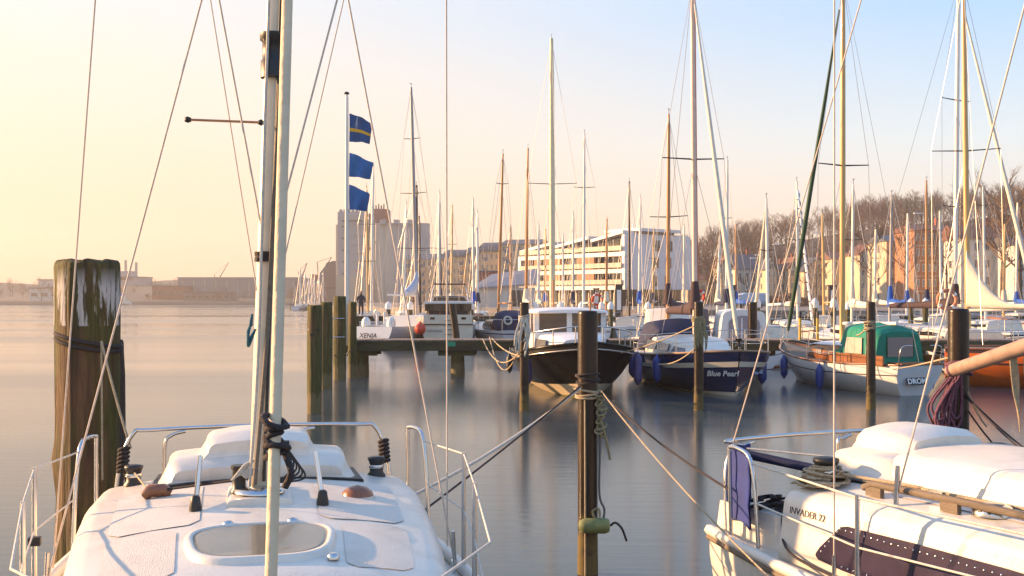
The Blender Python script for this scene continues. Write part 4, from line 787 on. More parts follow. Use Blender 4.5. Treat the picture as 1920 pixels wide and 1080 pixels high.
# ---- orange yacht
o = thing('sailing_yacht', 'orange hulled yacht with brown stripes lying beyond the purple-roped post', 'yacht', *place((PX(1772, 34.2), 34.2), V((.93, -.36)).normalized()))
OR_loc, OR_rz = place((PX(1772, 34.2), 34.2), V((.93, -.36)).normalized())
rows = [(0, 1), (.15, 1), (.25, 1), (.33, 0), (.5, 0), (.7, 0), (.745, 2), (.82, 0), (.93, 0), (1, 2)]
Ho = Hull(9.5, 3.0, (1.15, 1.15, 1.5), tw=.7, rake=1., bot=-.4, rows=rows); Ho.shell([M_orange, M_antif, M_brownc], o); Ho.transom([M_orange, M_antif, M_brownc], o); Ho.deck(M_teak, o); Ho.rail(M_mahog, o, .035, .02)
mb = MB(); cab(mb, [(2.6, 1.0, .9, 1.1, 1.6, .1, .07), (5.4, .95, .82, 1.12, 1.6, .1, .07), (6.6, .7, .5, 1.2, 1.45, .08, .05)]); mb.build('cabin', M_white, o)
rails(o, [Ho.pt(t, 1, -1) + V((0, .05, 0)) for t in (.04, .2, .36, .52, .68)], .6, .014)
hang(Ho, OR_loc, OR_rz, .24, -1, M_fendd, 'dark fender hanging on the orange hull', .75, .13, .45, .06)
# ropes across the gaps
rope_obj('mooring_line', 'beige line from the black motorboat bow to the rope-hank post', sag(V((PX(1165, 29.), 29., PZ(662, 29))), P(1300, 612, 26), .05), .016, M_rope)
rope_obj('mooring_line', 'slack beige line under the blue fender of the navy sloop', sag(P(1235, 683, 28.5), P(1302, 654, 25.9), .12), .016, M_rope)
rope_obj('mooring_line', 'thin dark line from the white sloop bow to the dark blue fender', sag(P(1427, 690, 31), P(1500, 682, 34), .12), .012, M_roped)
rope_obj('mooring_line', 'thin dark mooring line from the navy sloop bow to the white sloop bow', sag(P(1400, 668, 29.5), P(1485, 655, 35.5), .1), .012, M_roped)
rope_obj('mooring_line', 'beige line from the white sloop stern to the purple-roped post', sag(P(1672, 692, 30), P(1790, 668, 10.4), .02), .012, M_rope)
mb = MB(); random.seed(5); c0 = P(1310, 601, 25.85)
for k in range(16):
    x0 = random.uniform(-.13, .13); mb.tube(smooth_pts([c0 + V((x0, -.12, random.uniform(-.02, .06))), c0 + V((x0 * 1.1, -.15, -.25)), c0 + V((x0 + .03, -.14, -random.uniform(.35, .75))), c0 + V((x0 + .05, -.13, -.3)), c0 + V((-x0, -.12, .04))], 4), .014, 5)
for k in range(4): mb.tube(arc(c0 + V((0, .15, .03 * k)), .135, 0, 6.3, 16, (1, 0, .2), (0, 1, .1)), .016, 5)
tag(mb.build('rope_hank', mat('rope_olive', (0, 0, 0))), 'olive rope hank hung over the post in front of the navy sloop', 'rope')
mb = MB(); c0 = P(983, 600, 25.7)
for k in range(14):
    x0 = random.uniform(-.16, .12); mb.tube(smooth_pts([c0 + V((x0 * .6, -.12, random.uniform(-.02, .06))), c0 + V((x0 * 1.3, -.15, -.3)), c0 + V((x0 - .08, -.14, -random.uniform(.5, .9))), c0 + V((x0 - .02, -.13, -.4)), c0 + V((-x0 * .5, -.12, .04))], 4), .012, 5)
for k in range(4): mb.tube(arc(c0 + V((0, .12, .04 * k)), .13, 0, 6.3, 16, (1, 0, .25), (0, 1, .2)), .014, 5)
tag(mb.build('rope_hank', M_ropew), 'tangled pale rope hank hung over the post beside the black motorboat', 'rope')
mb = MB(); c0 = P(1633, 604, 26.0)
for k in range(7): mb.tube(arc(c0 + V((0, .1, -.03 * k)), .125, 0, 6.3, 16, (1, 0, random.uniform(-.5, .5)), (0, 1, random.uniform(-.4, .4))), .016, 5)
mb.tube(sag(c0 + V((-.1, -.1, -.05)), P(1605, 628, 29), .08), .018, 5)
tag(mb.build('rope_wrap', M_rope), 'beige rope turns on the post in front of the green canopy', 'rope')
# ------------------------------------------------------------------ second pier and the boats behind
P2 = 77.
p2 = thing('pier', 'second timber pier with white-capped piles beyond the first row of yachts', 'pier', (0, P2, 0))
a0, a1 = PX(655, P2), 48.
npl = 160; wpl = (a1 - a0) / npl; q = MB().box((0, 0, 0), (wpl - .02, 2.0, .06)); pme = q.mesh('plank'); pme.materials.append(M_plank)
for i in range(npl): share('plank', pme, p2, (a0 + (i + .5) * wpl, 0, 1.47))
for yy in (-.85, .85): MB().box(((a0 + a1) / 2, yy, 1.27), (a1 - a0, .18, .3)).build('edge_beam', M_beam, p2)
for i in range(11): MB().tube([(a0 + .6 + i * 5.6, -.5, -1), (a0 + .6 + i * 5.6, -.5, 1.15)], .2, 10).build('pile', M_pile, p2)
cp = None
def capped_pile(px, D, zt, label, grp):
    global cp
    o = thing('capped_pile', label, 'pile', (PX(px, D), D, 0), 0, grp)
    if cp is None:
        a = MB().lathe([(.15, -1.2), (.15, 1.0), (.145, 2.3)], n=12).mesh('post'); a.materials.append(M_pile)
        b_ = MB().lathe([(.20, 2.18), (.20, 2.46), (.14, 2.58), (.0, 2.72)], n=12).mesh('white_cap'); b_.materials.append(M_white); cp = (a, b_)
    for nm, me in zip(('post', 'white_cap'), cp): share(nm, me, o)
    o.scale = (1, 1, zt / 2.6)
for px, D in ((728, 66), (769, 63), (883, 64), (1003, 66), (1050, 68), (1090, 67), (1128, 69), (1145, 66), (1215, 64), (1290, 66), (1420, 58), (1528, 56), (1563, 60), (1590, 66), (1708, 60), (1735, 58)):
    capped_pile(px, D, PZ(568 if D > 61 else 562, D), 'slim dark mooring pile with a white cone cap', 'white-capped piles in the middle basin')
o = thing('leaning_pile', 'dark timber pile leaning in front of the cream motor yacht', 'pile', (PX(856, 52), 52, 0))
MB().tube([(.05, 0, -1), (-.02, 0, 1), (-.22, 0, PZ(570, 52))], .17, 12).build('trunk', M_post, o)
wood_pile(PX(1411, 41.5), 41.5, .17, PZ(567, 41.5), 'dark pile beside the white pilothouse boat', m=M_post, seed=31)
YN = [0]
def yacht(label, xb, xt, yt, D, mm, r, spr=(), L=8.6, B=2.9, sgn=1, hm=None, dm=None, cover=None, dx=0., canopy=None, vane=True, boom=True, group=None, tilt=0., fur=None, zbm=None):
    """sgn=1: stern to the viewer; -1: bow to the viewer. xb/xt: mast foot and head columns, yt: mast head row"""
    YN[0] += 1; rnd = random.Random(YN[0] * 7); ang = math.radians(90 * sgn + rnd.uniform(-4, 4)) + tilt
    h = V((math.cos(ang), math.sin(ang))); mlx = L * .56; X = PX(xb, D); stern = V((X, D)) - h * mlx
    o = thing('sailing_yacht', label, 'yacht', (stern.x, stern.y, 0), ang, group)
    zs_ = (1.0, .98, 1.3); H_ = Hull(L, B, zs_, tw=.74, rake=.9, bot=-.4, full=1.9, rows=[(0, 1), (.2, 1), (.29, 1), (.34, 2), (.38, 0), (.6, 0), (.85, 0), (.9, 2), (.93, 0), (1, 0)])
    hm = hm or M_white; ms_ = [hm, M_antif, M_navyc if rnd.random() < .6 else M_mahog]
    H_.shell(ms_, o, 12); H_.transom(ms_, o); H_.deck(dm or M_gel, o, ns=10)
    mb = MB(); cab(mb, [(L * .32, B * .36, B * .32, .98, 1.5, .08, .08), (L * .55, B * .34, B * .30, 1.0, 1.5, .08, .08), (L * .74, B * .22, B * .16, 1.1, 1.36, .06, .05)]); mb.build('cabin', M_gel if rnd.random() < .8 else M_mahog, o)
    for sd in (1, -1): MB().box((L * .44, sd * B * .345, 1.26), (L * .2, .03, .16)).build('cabin_window', M_glassd, o)
    if canopy:
        mb = MB(); cab(mb, [(L * .10, B * .34, B * .26, 1.0, 1.7, .25, .06), (L * .2, B * .36, B * .30, 1.0, 2.02, .3, .08), (L * .34, B * .33, B * .26, 1.3, 2.0, .28, .08), (L * .40, B * .28, B * .2, 1.45, 1.65, .1, .04)]); mb.build('canopy', canopy, o)
    zt = PZ(yt, D); zb = 1.5; lat = (PX(xt, D) - X)
    lean_y = lat * (-h.y) * -1 if False else lat * (V((-h.y, h.x)).x); lean_x = lat * h.x
    sps = [(PZ(y, D), hp / FP * D) for y, hp in spr]
    ms, mp_ = rig(o, mlx, zb, zt, r, mm, sps, B * .42, fore=(L - .1, 0, 1.35), aft=(.1, 0, 1.05), lean=(lean_x, lean_y), wire=.006 + D * .00006, vane=vane, boom=(2.45, L * .36) if boom else None, boom_m=mm, cover=cover)
    if fur: furled(o, (L - .15, 0, 1.35), mp_(zt - .2), .085, fur)
    pts = [H_.pt(t, 1, 1) for t in (0.02, .25, .5, .75, .95)]
    for sd in (1, -1):
        for p in pts[:: 2]: MB().tube([V((p.x, p.y * sd * .96, p.z)), V((p.x, p.y * sd * .96, p.z + .6))], .016, 5).build('stanchion', M_steel, o)
        MB().tube([V((p.x, p.y * sd * .96, p.z + .6)) for p in pts], .011, 4).build('guard_line', M_steel, o)
    MB().tube([V((.05, sd * B * .33, 1.6)) for sd in (-1, -.4, .4, 1)], .018, 5).build('stern_rail', M_steel, o)
    return o, H_, mp_
# --- along the far side of the first pier
o, H_, mp_ = yacht('white motorsailer with a big dark canvas wheelhouse tent and varnished wooden mast', 1252, 1254, 214, 44., M_ospar, .085, [(407, 36)], L=8.6, B=3.0, sgn=-1, canopy=None, tilt=-.35, cover=M_brownc)
mb = MB(); cab(mb, [(2.1, 1.25, 1.15, 1.0, 2.28, .12, .05), (4.2, 1.22, 1.12, 1.0, 2.32, .12, .05)]); mb.build('canvas_tent', mat('slate_canvas', (.05, .042, .06), .75, var=.3, scale=3, bump=.4, bscale=5), o)
mb = MB(); cab(mb, [(4.2, 1.2, 1.1, 1.2, 2.3, .1, .05), (4.65, 1.1, .9, 1.2, 2.2, .1, .05), (5.0, 1., .8, 1.2, 1.6, .1, .05)]); mb.build('wheelhouse', M_gel, o)
o = thing('motorboat', 'white pilothouse boat with an arched open doorway', 'motorboat', (PX(1412, 41.2), 41.2, 0), math.radians(90))
H_ = Hull(6.5, 2.5, (.85, .9, 1.2), tw=.9, rake=.6, bot=-.35); H_.shell([M_white, M_antif], o, 12); H_.transom([M_white, M_antif], o); H_.deck(M_gel, o)
mb = MB(); cab(mb, [(1.6, 1.0, .86, .85, 2.22, .25, .06), (3.4, 1.0, .82, .9, 2.25, .25, .06), (4.3, .85, .6, .95, 1.6, .12, .05)]); mb.build('pilothouse', M_white, o)
q = MB(); pl = [V((1.58, -.62, .95)), V((1.58, .62, .95)), V((1.58, .62, 1.75))] + [V((1.58, .62 * math.cos(a), 1.72 + .32 * math.sin(a))) for a in [k * math.pi / 8 for k in range(1, 8)]] + [V((1.58, -.62, 1.75))]; q.prism(pl, (0, 0, 0), (-.02, 0, 0)); q.build('doorway', mat('lilac_panel', (.30, .27, .30), .5), o)
MB().box((1.55, .1, 1.45), (.03, .05, 1.0)).build('door_post', M_white, o)
yacht('white sloop with cream furled sail behind the first pier, pale slim mast', 1440, 1437, 372, 47., M_wspar, .07, [(470, 14)], sgn=1, fur=M_sail)
o, H_, mp_ = yacht('white yacht whose furled jib is spirally striped blue and white', 1496, 1494, 340, 58., M_wspar, .08, [(450, 16)], sgn=-1, cover=M_sail, boom=True)
a_, b_ = V((8.3, 0, 1.35)), mp_(PZ(345, 58)); mb = MB(); mb.tube([a_.lerp(b_, t) for t in (.02, .3, .6, .95)], .07, 8); mb.build('furled_sail', M_white, o)
mb = MB(); mb.tube([a_.lerp(b_, i / 120) + V((.0, .065 * math.cos(i * .8), .065 * math.sin(i * .8))) for i in range(2, 112)], .045, 5); mb.build('spiral_band', M_navyc, o)
yacht('white sloop with slim pale mast and cream mainsail bundle by the yellow-topped marker', 1597, 1600, 345, 49., M_alu, .07, [(450, 18)], sgn=1, cover=M_sail)
yacht('white yacht with bright blue mainsail cover and lamp-topped grey mast', 1668, 1672, 366, 52., mat('grey_spar', (.35, .33, .32), .45), .07, (), sgn=1, cover=M_bluec, vane=True)
o, H_, mp_ = yacht('white yacht with brown mainsail cover and twin-spreader mast behind the purple-roped post', 1790, 1797, -30, 45., M_wspar, .10, [(188, 40), (388, 36)], L=9.5, B=3.1, sgn=-1, fur=M_sail, cover=M_brownc, tilt=.5)
o, H_, mp_ = yacht('white yacht with a long cream sail cover and broad single spreader', 1815, 1806, -40, 40.5, M_yspar, .105, [(283, 60)], L=9.0, B=3.0, sgn=1, dx=0, boom=False, tilt=-.25)
rings = []; b0 = P(1812, 500, 40.3); b1 = P(1935, 572, 38.5)   # the big cream cover, swept down from the mast along the boom
R_ = o.matrix_basis.inverted() if False else (Matrix.Translation(o.location) @ Matrix.Rotation(o.rotation_euler.z, 4, 'Z')).inverted()
for i in range(13):
    t = i / 12; c = V((lerp(b0.x, b1.x, t), lerp(b0.y, b1.y, t), lerp(PZ(470, 40.3), PZ(575, 39), 1 - (1 - t) ** 2.6))); zb_ = lerp(PZ(578, 40.3), PZ(580, 38.5), t); hh = max(.10, (c.z - zb_) / 2); ww = lerp(.13, .16, math.sin(math.pi * min(1, t * 1.2)))
    rings.append([R_ @ (V((c.x, c.y, zb_ + hh)) + V((.25 * ww * math.cos(a), ww * math.cos(a), hh * math.sin(a) * (1 + .03 * math.sin(5 * t + a))))) for a in [k * math.pi / 7 for k in range(14)]])
MB().loft(rings).build('sail_cover', M_sail, o)
MB().tube([R_ @ (b0 + V((.1, 0, PZ(582, 40) - b0.z))), R_ @ V((b1.x + .5, b1.y - .4, PZ(578, 38)))], .06, 8).build('boom', M_alu, o)
yacht('white yacht with slim mast and small red ensign behind the cream sail cover', 1848, 1843, 350, 60., M_wspar, .075, [(385, 20)], sgn=1)
dg_ = thing('dinghy', 'brown wooden dinghy carried on the far white yacht', 'dinghy', (PX(1862, 43), 43, PZ(655, 43)), math.radians(8))
Hg = Hull(3.2, 1.3, (.55, .5, .7), tw=.7, rake=.3, bot=0, rows=[(0, 0), (.3, 0), (.6, 0), (.9, 0), (1, 1)]); Hg.shell([M_mahog, M_dark], dg_, 10); Hg.transom([M_mahog, M_dark], dg_)
# --- second row: the stern-on yachts
XE = thing('sailing_yacht', 'white yacht with a broad scooped transom lettered in black near the pier end', 'yacht', *place((PX(700, 57.5), 57.5), V((.36, .93)).normalized()))
H_ = Hull(9.2, 2.85, (1.22, 1.2, 1.5), tw=.80, rake=.7, srake=-.35, bot=-.35, full=1.9, nm=2.2); H_.shell([mat('silver_hull', (.42, .43, .45), .35, var=.05), M_antif], XE, 16); H_.transom([M_white, M_white], XE); H_.deck(M_gel, XE)
mb = MB(); cab(mb, [(3.2, 1.15, 1.0, 1.2, 1.7, .1, .08), (5.6, 1.1, .95, 1.2, 1.7, .1, .08), (7.2, .7, .5, 1.3, 1.5, .08, .05)]); mb.build('cabin', M_white, XE)
tp = H_.pt(0, .62); text('XENIA', .36, M_black, XE, frame((tp.x - .22, .15, .74), (0, -1, 0), (-.2, 0, 1)), depth=.004, shear=.3, bold=.006)
for yy in (-.8, .75): MB().lathe([(.22, 0), (.25, .12), (.22, .35), (.1, .5), (.0, .52)], (.55, yy, 1.22), 12).build('stern_seat', M_white, XE)
for yy in (-.2, .25): MB().tube([(.9, yy, 1.2), (.9, yy, 2.0)], .07, 8).build('wheel_pedestal', M_white, XE)
MB().tube(arc((.86, .02, 1.85), .42, 0, 6.3, 20, (0, 1, 0), (0, 0, 1)), .02, 6).build('steering_wheel', M_steel, XE)
for sd in (1, -1): MB().tube(smooth_pts([(.1, sd * 1.15, 1.2), (.05, sd * 1.15, 1.8), (.05, sd * .5, 1.85)], 4), .02, 6).build('stern_rail', M_steel, XE)
ms, mp_ = rig(XE, 5.3, 1.7, PZ(160, 62), .11, mat('grey_spar', (0, 0, 0)), [(PZ(258, 62), .52), (PZ(361, 62), .85)], 1.4, fore=(9.4, 0, 1.55), aft=(.1, 0, 1.25), lean=(.0, .38), wire=.01, boom=(2.9, 3.6), boom_m=M_wspar)
mb = MB(); rings = []
for i in range(8):
    t = i / 7; rings.append([V((5.25 - 1.5 * t, .02, 0)) + V((0, lerp(.16, .2, t) * math.cos(a), lerp(4.4, 3.2, t ** .5) - (lerp(1.1, .3, t)) * .5 + lerp(1.1, .3, t) * .5 * math.sin(a))) for a in [k * math.pi / 6 for k in range(12)]])
mb.loft(rings).build('sail_bundle', mat('pale_blue_cover', (.42, .48, .58), .7), XE)
MY = thing('motor_yacht', 'cream motor yacht seen square on from astern with dark window band', 'motor yacht', (PX(840, 58), 58, 0), math.radians(91))
H_ = Hull(10.5, 2.9, (1.32, 1.3, 1.7), tw=.93, rake=1.0, bot=-.4, nm=4.5); H_.shell([M_gel2, M_gel2], MY, 14); H_.transom([M_gel2, M_gel2], MY); H_.deck(M_gel2, MY)
MB().box((-.03, 0, 1.33), (.08, 2.74, .05)).build('dark_moulding', M_black, MY)
MB().box((.06, 0, 1.61), (.12, 2.66, .5)).build('stern_bulwark', M_gel2, MY)
for yy in (-.85, .85): MB().box((-.01, yy, 1.66), (.03, .24, .12)).build('vent', M_glassd, MY)
for k in range(6): MB().box((-.045, -.06, .30 + .25 * k), (.07, .42, .03)).build('step', M_dark, MY)
mb = MB(); cab(mb, [(1.2, 1.22, 1.15, 1.3, 2.55, .06, .04), (5.5, 1.2, 1.1, 1.3, 2.6, .06, .04), (7.0, 1.0, .7, 1.4, 2.0, .08, .04)]); mb.build('saloon', M_gel2, MY)
mb = MB(); cab(mb, [(.2, 1.27, 1.27, 2.06, 2.44, .03, .02), (1.4, 1.27, 1.27, 2.06, 2.46, .03, .02)]); mb.build('aft_window_band', M_glassd, MY)
for yy in (-1.15, -.45, .45, 1.15): MB().box((.24, yy, 1.92), (.06, .06, .42)).build('aft_pillar', M_mahog, MY)
MB().box((.7, 0, 1.95), (.9, 2.1, .28)).build('aft_seat', M_brownc, MY)
mb = MB(); cab(mb, [(.1, 1.32, 1.3, 2.46, 2.56, .03, .03), (5.6, 1.25, 1.2, 2.5, 2.6, .03, .03)]); mb.build('flybridge_deck', M_white, MY)
mb = MB(); cab(mb, [(2.2, .95, .85, 2.58, 2.86, .05, .03), (2.5, 1.0, .88, 2.58, 2.88, .05, .03)]); mb.build('flybridge_screen', M_glassd, MY)
for sd in (1, -1): MB().tube(smooth_pts([(2.0, sd * 1.05, 2.55), (2.1, sd * .95, 3.2), (2.3, sd * .8, 3.52)], 4), .035, 6).build('arch_leg', M_white, MY)
MB().box((2.4, 0, 3.55), (1.3, 1.75, .06)).build('hard_top', M_brownc, MY)
rails(MY, [(.1, y, 2.58) for y in (-1.2, -.6, 0, .6, 1.2)], .45, .015)
text('CAVALINO', .17, M_dark, MY, frame((-.075, .72, .98), (0, -1, 0), (0, 0, 1)), depth=.004)
bl = thing('ball_fender', 'red ball fender beside the cream motor yacht', 'fender', (PX(788, 57), 57, PZ(617, 57)))
MB().lathe([(.0, -.31), (.14, -.28), (.25, -.18), (.31, 0), (.26, .17), (.15, .28), (.06, .34), (.05, .40), (0, .41)], n=16).build('body', M_redp, bl); MB().tube([(0, 0, .38), (.1, .6, 1.0)], .02, 5).build('lanyard', M_ropew, bl)
o, H_, mp_ = yacht('silver grey sloop with navy dome canopy and white rounded transom', 934, 943, 288, 61.5, M_ospar, .085, [(345, 12)], L=7.8, B=2.7, sgn=1, hm=mat('silver_hull', (0, 0, 0)), canopy=M_navyc, tilt=.3)
MB().tube(arc((.55, .55, 1.55), .20, 0, 6.3, 18, (0, 1, 0), (.2, 0, 1)), .06, 7).build('lifebuoy', mat('pale_buoy', (.5, .48, .4), .6), o)
text('S', .3, M_black, o, frame((.47, .55, 1.53), (0, -1, 0), (.2, 0, 1)), depth=.005)
lad = MB()
for yy in (-.15, .15): lad.tube([(-.03, yy, 1.0), (-.03, yy, .35)], .018, 5)
for k in range(3): lad.tube([(-.03, -.15, .4 + .2 * k), (-.03, .15, .4 + .2 * k)], .018, 5)
lad.build('boarding_ladder', M_steel, o)
G2 = 'yachts moored in the rows behind the second pier'
yacht('wooden masted yacht with a blue and white pennant behind the pale-roped post', 986, 990, 278, 66., M_ospar, .10, [(330, 3)], sgn=1, cover=M_sail)
yacht('white yacht with the thick tall cream mast and wide single spreader', 1036, 1034, 72, 63., mat('cream_spar', (.74, .62, .42), .4), .17, [(345, 46)], L=10, B=3.2, sgn=1)
yacht('white yacht with tall slim mast and one short spreader beside the thick cream mast', 1094, 1096, 250, 66., M_wspar, .085, [(352, 20)], sgn=1)
yacht('white yacht with a dark brown bare mast in front of the white modern building', 1180, 1180, 340, 70., M_bspar, .085, (), sgn=1)
yacht('black masted ketch with wide spreaders and white ball at the masthead', 779, 781, 347, 70., M_bspar, .12, [(466, 34)], L=9.5, B=3.0, sgn=-1, hm=M_navy, cover=M_brownc)
yacht('dark masted yacht with a white radar dome halfway up', 788, 786, 405, 88., M_bspar, .11, [(470, 12)], sgn=1)
yacht('yacht with pale mast and short spreaders just right of the flagpole', 690, 687, 348, 88., M_yspar, .09, [(421, 17), (490, 15)], sgn=1)
yacht('yacht with bright white mast and a pink masthead flag', 696, 700, 307, 104., M_wspar, .12, (), sgn=1)
yacht('yacht with dark blue furled genoa behind the cream motor yacht', 823, 824, 360, 88., M_alu, .11, [(466, 10)], sgn=1, fur=M_navyc)
for k, (xb, xt, yt, D) in enumerate([(757, 762, 378, 104), (846, 848, 385, 104), (888, 887, 373, 88), (896, 895, 395, 104), (958, 957, 425, 88), (1010, 1010, 420, 88), (1022, 1023, 430, 108), (1074, 1075, 400, 88), (1055, 1056, 440, 108), (1137, 1138, 410, 88), (1198, 1201, 370, 84), (1224, 1226, 430, 104), (1282, 1283, 425, 84), (1345, 1350, 440, 72), (1380, 1380, 420, 88), (1362, 1364, 300, 66), (1545, 1542, 400, 76), (1640, 1642, 430, 78), (1700, 1702, 400, 80), (1738, 1737, 338, 70), (1765, 1762, 395, 86), (1882, 1884, 420, 74), (1905, 1908, 380, 90)]):
    yacht('white yacht with %s mast and %s%s behind the second pier' % (('white', 'golden', 'aluminium', 'white', 'varnished')[k % 5], ('no sail cover', 'a cream sail cover', 'a blue sail cover', 'a navy sail cover')[k % 4], ', short spreaders' if k % 2 else ''), xb, xt, yt, float(D), (M_wspar, M_yspar, M_alu, M_wspar, M_ospar)[k % 5], .07 + D * .0004, [(lerp(yt, 560, .42), 10)] if k % 2 else (), L=8 + k % 3, B=2.7, sgn=1 if k % 3 else -1, cover=(None, M_sail, M_bluec, M_navyc)[k % 4], group=G2)
# distant pontoon with masts at the silo quay
pt_ = thing('pontoon', 'distant low pontoon on many piles at the harbour mouth', 'pontoon', (PX(592, 272), 272, 0))
MB().box((0, 0, 1.35), (13, 3, .35)).build('deck', M_plank, pt_)
for i in range(18): MB().tube([(-6.2 + i * .73, -1.2, -1), (-6.2 + i * .73, -1.2, 1.2)], .17, 6).build('pile', M_pile, pt_)
for k, (x, yt) in enumerate([(563, 500), (572, 510), (579, 520), (585, 508), (590, 515), (599, 505), (606, 512)]):
    yacht('tiny distant yacht mast cluster at the far pontoon', x, x, yt, 262. + 4 * k, M_wspar, .16, (), L=9, sgn=1, group='yachts at the far pontoon', boom=False)
# man on the second pier
mn = thing('person', 'person in a dark jacket and trousers standing on the second pier', 'person', (PX(677, 77), 77, 1.5))
bm_ = bpy.data.meshes.new('body'); J = [((0, 0, .92), .15), ((0, 0, 1.15), .16), ((0, .02, 1.38), .19), ((0, .02, 1.5), .07), ((0, 0, 1.58), .09), ((0, 0, 1.70), .095),
     ((.09, 0, .86), .10), ((.11, .02, .48), .075), ((.11, .03, .07), .05), ((.12, -.12, .04), .045), ((-.09, 0, .86), .10), ((-.12, -.03, .48), .075), ((-.13, -.01, .07), .05), ((-.13, -.15, .04), .045),
     ((.21, .02, 1.36), .075), ((.28, .03, 1.10), .058), ((.24, -.10, .92), .045), ((-.21, .02, 1.36), .075), ((-.29, .05, 1.12), .058), ((-.22, -.08, .95), .045)]
E_ = [(0, 1), (1, 2), (2, 3), (3, 4), (4, 5), (0, 6), (6, 7), (7, 8), (8, 9), (0, 10), (10, 11), (11, 12), (12, 13), (2, 14), (14, 15), (15, 16), (2, 17), (17, 18), (18, 19)]
bm_.from_pydata([j[0] for j in J], E_, []); bo = bpy.data.objects.new('body', bm_); COL.objects.link(bo); bo.parent = mn
sk = bo.modifiers.new('skin', 'SKIN'); bo.modifiers.new('sub', 'SUBSURF').levels = 1; bo.modifiers['sub'].render_levels = 1
for i, j in enumerate(J): bm_.skin_vertices[0].data[i].radius = (j[1], j[1])
bm_.skin_vertices[0].data[0].use_root = True; bm_.materials.append(mat('dark_clothing', (.02, .022, .04), .85, var=.3))
MB().lathe([(0, -.12), (.075, -.09), (.1, 0), (.095, .08), (.05, .13), (0, .135)], (0, -.01, 1.66), 12).build('head', mat('skin', (.42, .24, .16), .6), mn)
MB().lathe([(.104, -.01), (.108, .05), (.085, .11), (.0, .14)], (0, .012, 1.665), 12).build('hair', mat('hair', (.12, .06, .03), .8), mn)
# lifebuoys on stands
for k, (px, py, D, m_) in enumerate([(1120, 562, 76., M_redp), (1308, 556, 60., M_redp), (1775, 562, 44., mat('worn_buoy', (.45, .18, .10), .6, var=.4, scale=4))]):
    lb = thing('lifebuoy', ['red lifebuoy on a post of the second pier', 'red lifebuoy above the rope-hank post', 'worn red and white lifebuoy on the right-hand yacht rail'][k], 'lifebuoy', (PX(px, D), D, PZ(py, D)))
    R0 = .36 if k < 2 else .38; MB().tube(arc((0, -.05, 0), R0, 0, 2 * math.pi, 24, (1, 0, 0), (0, 0, 1)), .085, 8).build('ring', m_, lb)
    for a in range(4): MB().tube(arc((0, -.05, 0), R0, a * math.pi / 2 + .5, a * math.pi / 2 + .8, 4, (1, 0, 0), (0, 0, 1)), .09, 8).build('band', M_white, lb)
    MB().tube([(0, .02, -R0), (0, .02, 1.5 - PZ(py, D))], .05, 6).build('stand', M_redp if k == 0 else M_steel, lb)
# ------------------------------------------------------------------ land: quay, hill, far shore
def terrain(name, rows, m):
    mb = MB(); mb.loft(rows, False, False); return struct(mb.build(name, m))
M_pave = mat('quay_paving', (.22, .19, .16), .85, var=.2, scale=.5); M_grass = mat('verge_grass', (.09, .11, .03), .9, var=.35, scale=.6, bump=.3); M_soil = mat('wood_floor', (.085, .06, .04), .95, var=.35, scale=.15)
edge = [(-62, 335), (-60, 300), (-34, 205), (-12, 150), (18, 122), (60, 112), (150, 104), (420, 90)]
mb = MB(); top = [V((x, y, 1.45)) for x, y in edge]; n_ = len(edge)
mb.loft([[V((x, y, -1)), V((x, y, 1.45)), V((x + 2, y + 260, 1.45)), V((x + 2, y + 700, 2.0))] for x, y in edge], False, False, sm=False); struct(mb.build('quay', M_pave))
mb = MB(); mb.loft([[V((x, y + 3, 1.5)), V((x + .5, y + 9, 2.5)), V((x + 1, y + 15, 2.6))] for x, y in ((52, 116), (80, 112), (150, 107), (300, 100))], False, False); struct(mb.build('grass_bank', M_grass))
HILL = [(30, 3), (55, 11), (70, 15), (108, 23), (148, 28), (188, 32), (240, 35), (300, 37), (400, 38)]
def hill_h(x, y):
    q = 0
    for (xa, ha), (xb_, hb_) in zip(HILL, HILL[1:]):
        if xa <= x <= xb_: q = lerp(ha, hb_, (x - xa) / (xb_ - xa))
    if x > 400: q = 38
    t = min(1, max(0, (y - 235) / 130)); return q * t * t * (3 - 2 * t) + 1.5
rows = []
for i in range(40):
    x = 30 + i * 11; rows.append([V((x, y, hill_h(x, y) + 1.2 * math.sin(x * .09) * math.sin(y * .05) * min(1, max(0, (y - 250) / 60)))) for y in (230, 250, 270, 290, 310, 330, 350, 370, 400, 480, 620)])
terrain('hill', rows, M_soil)
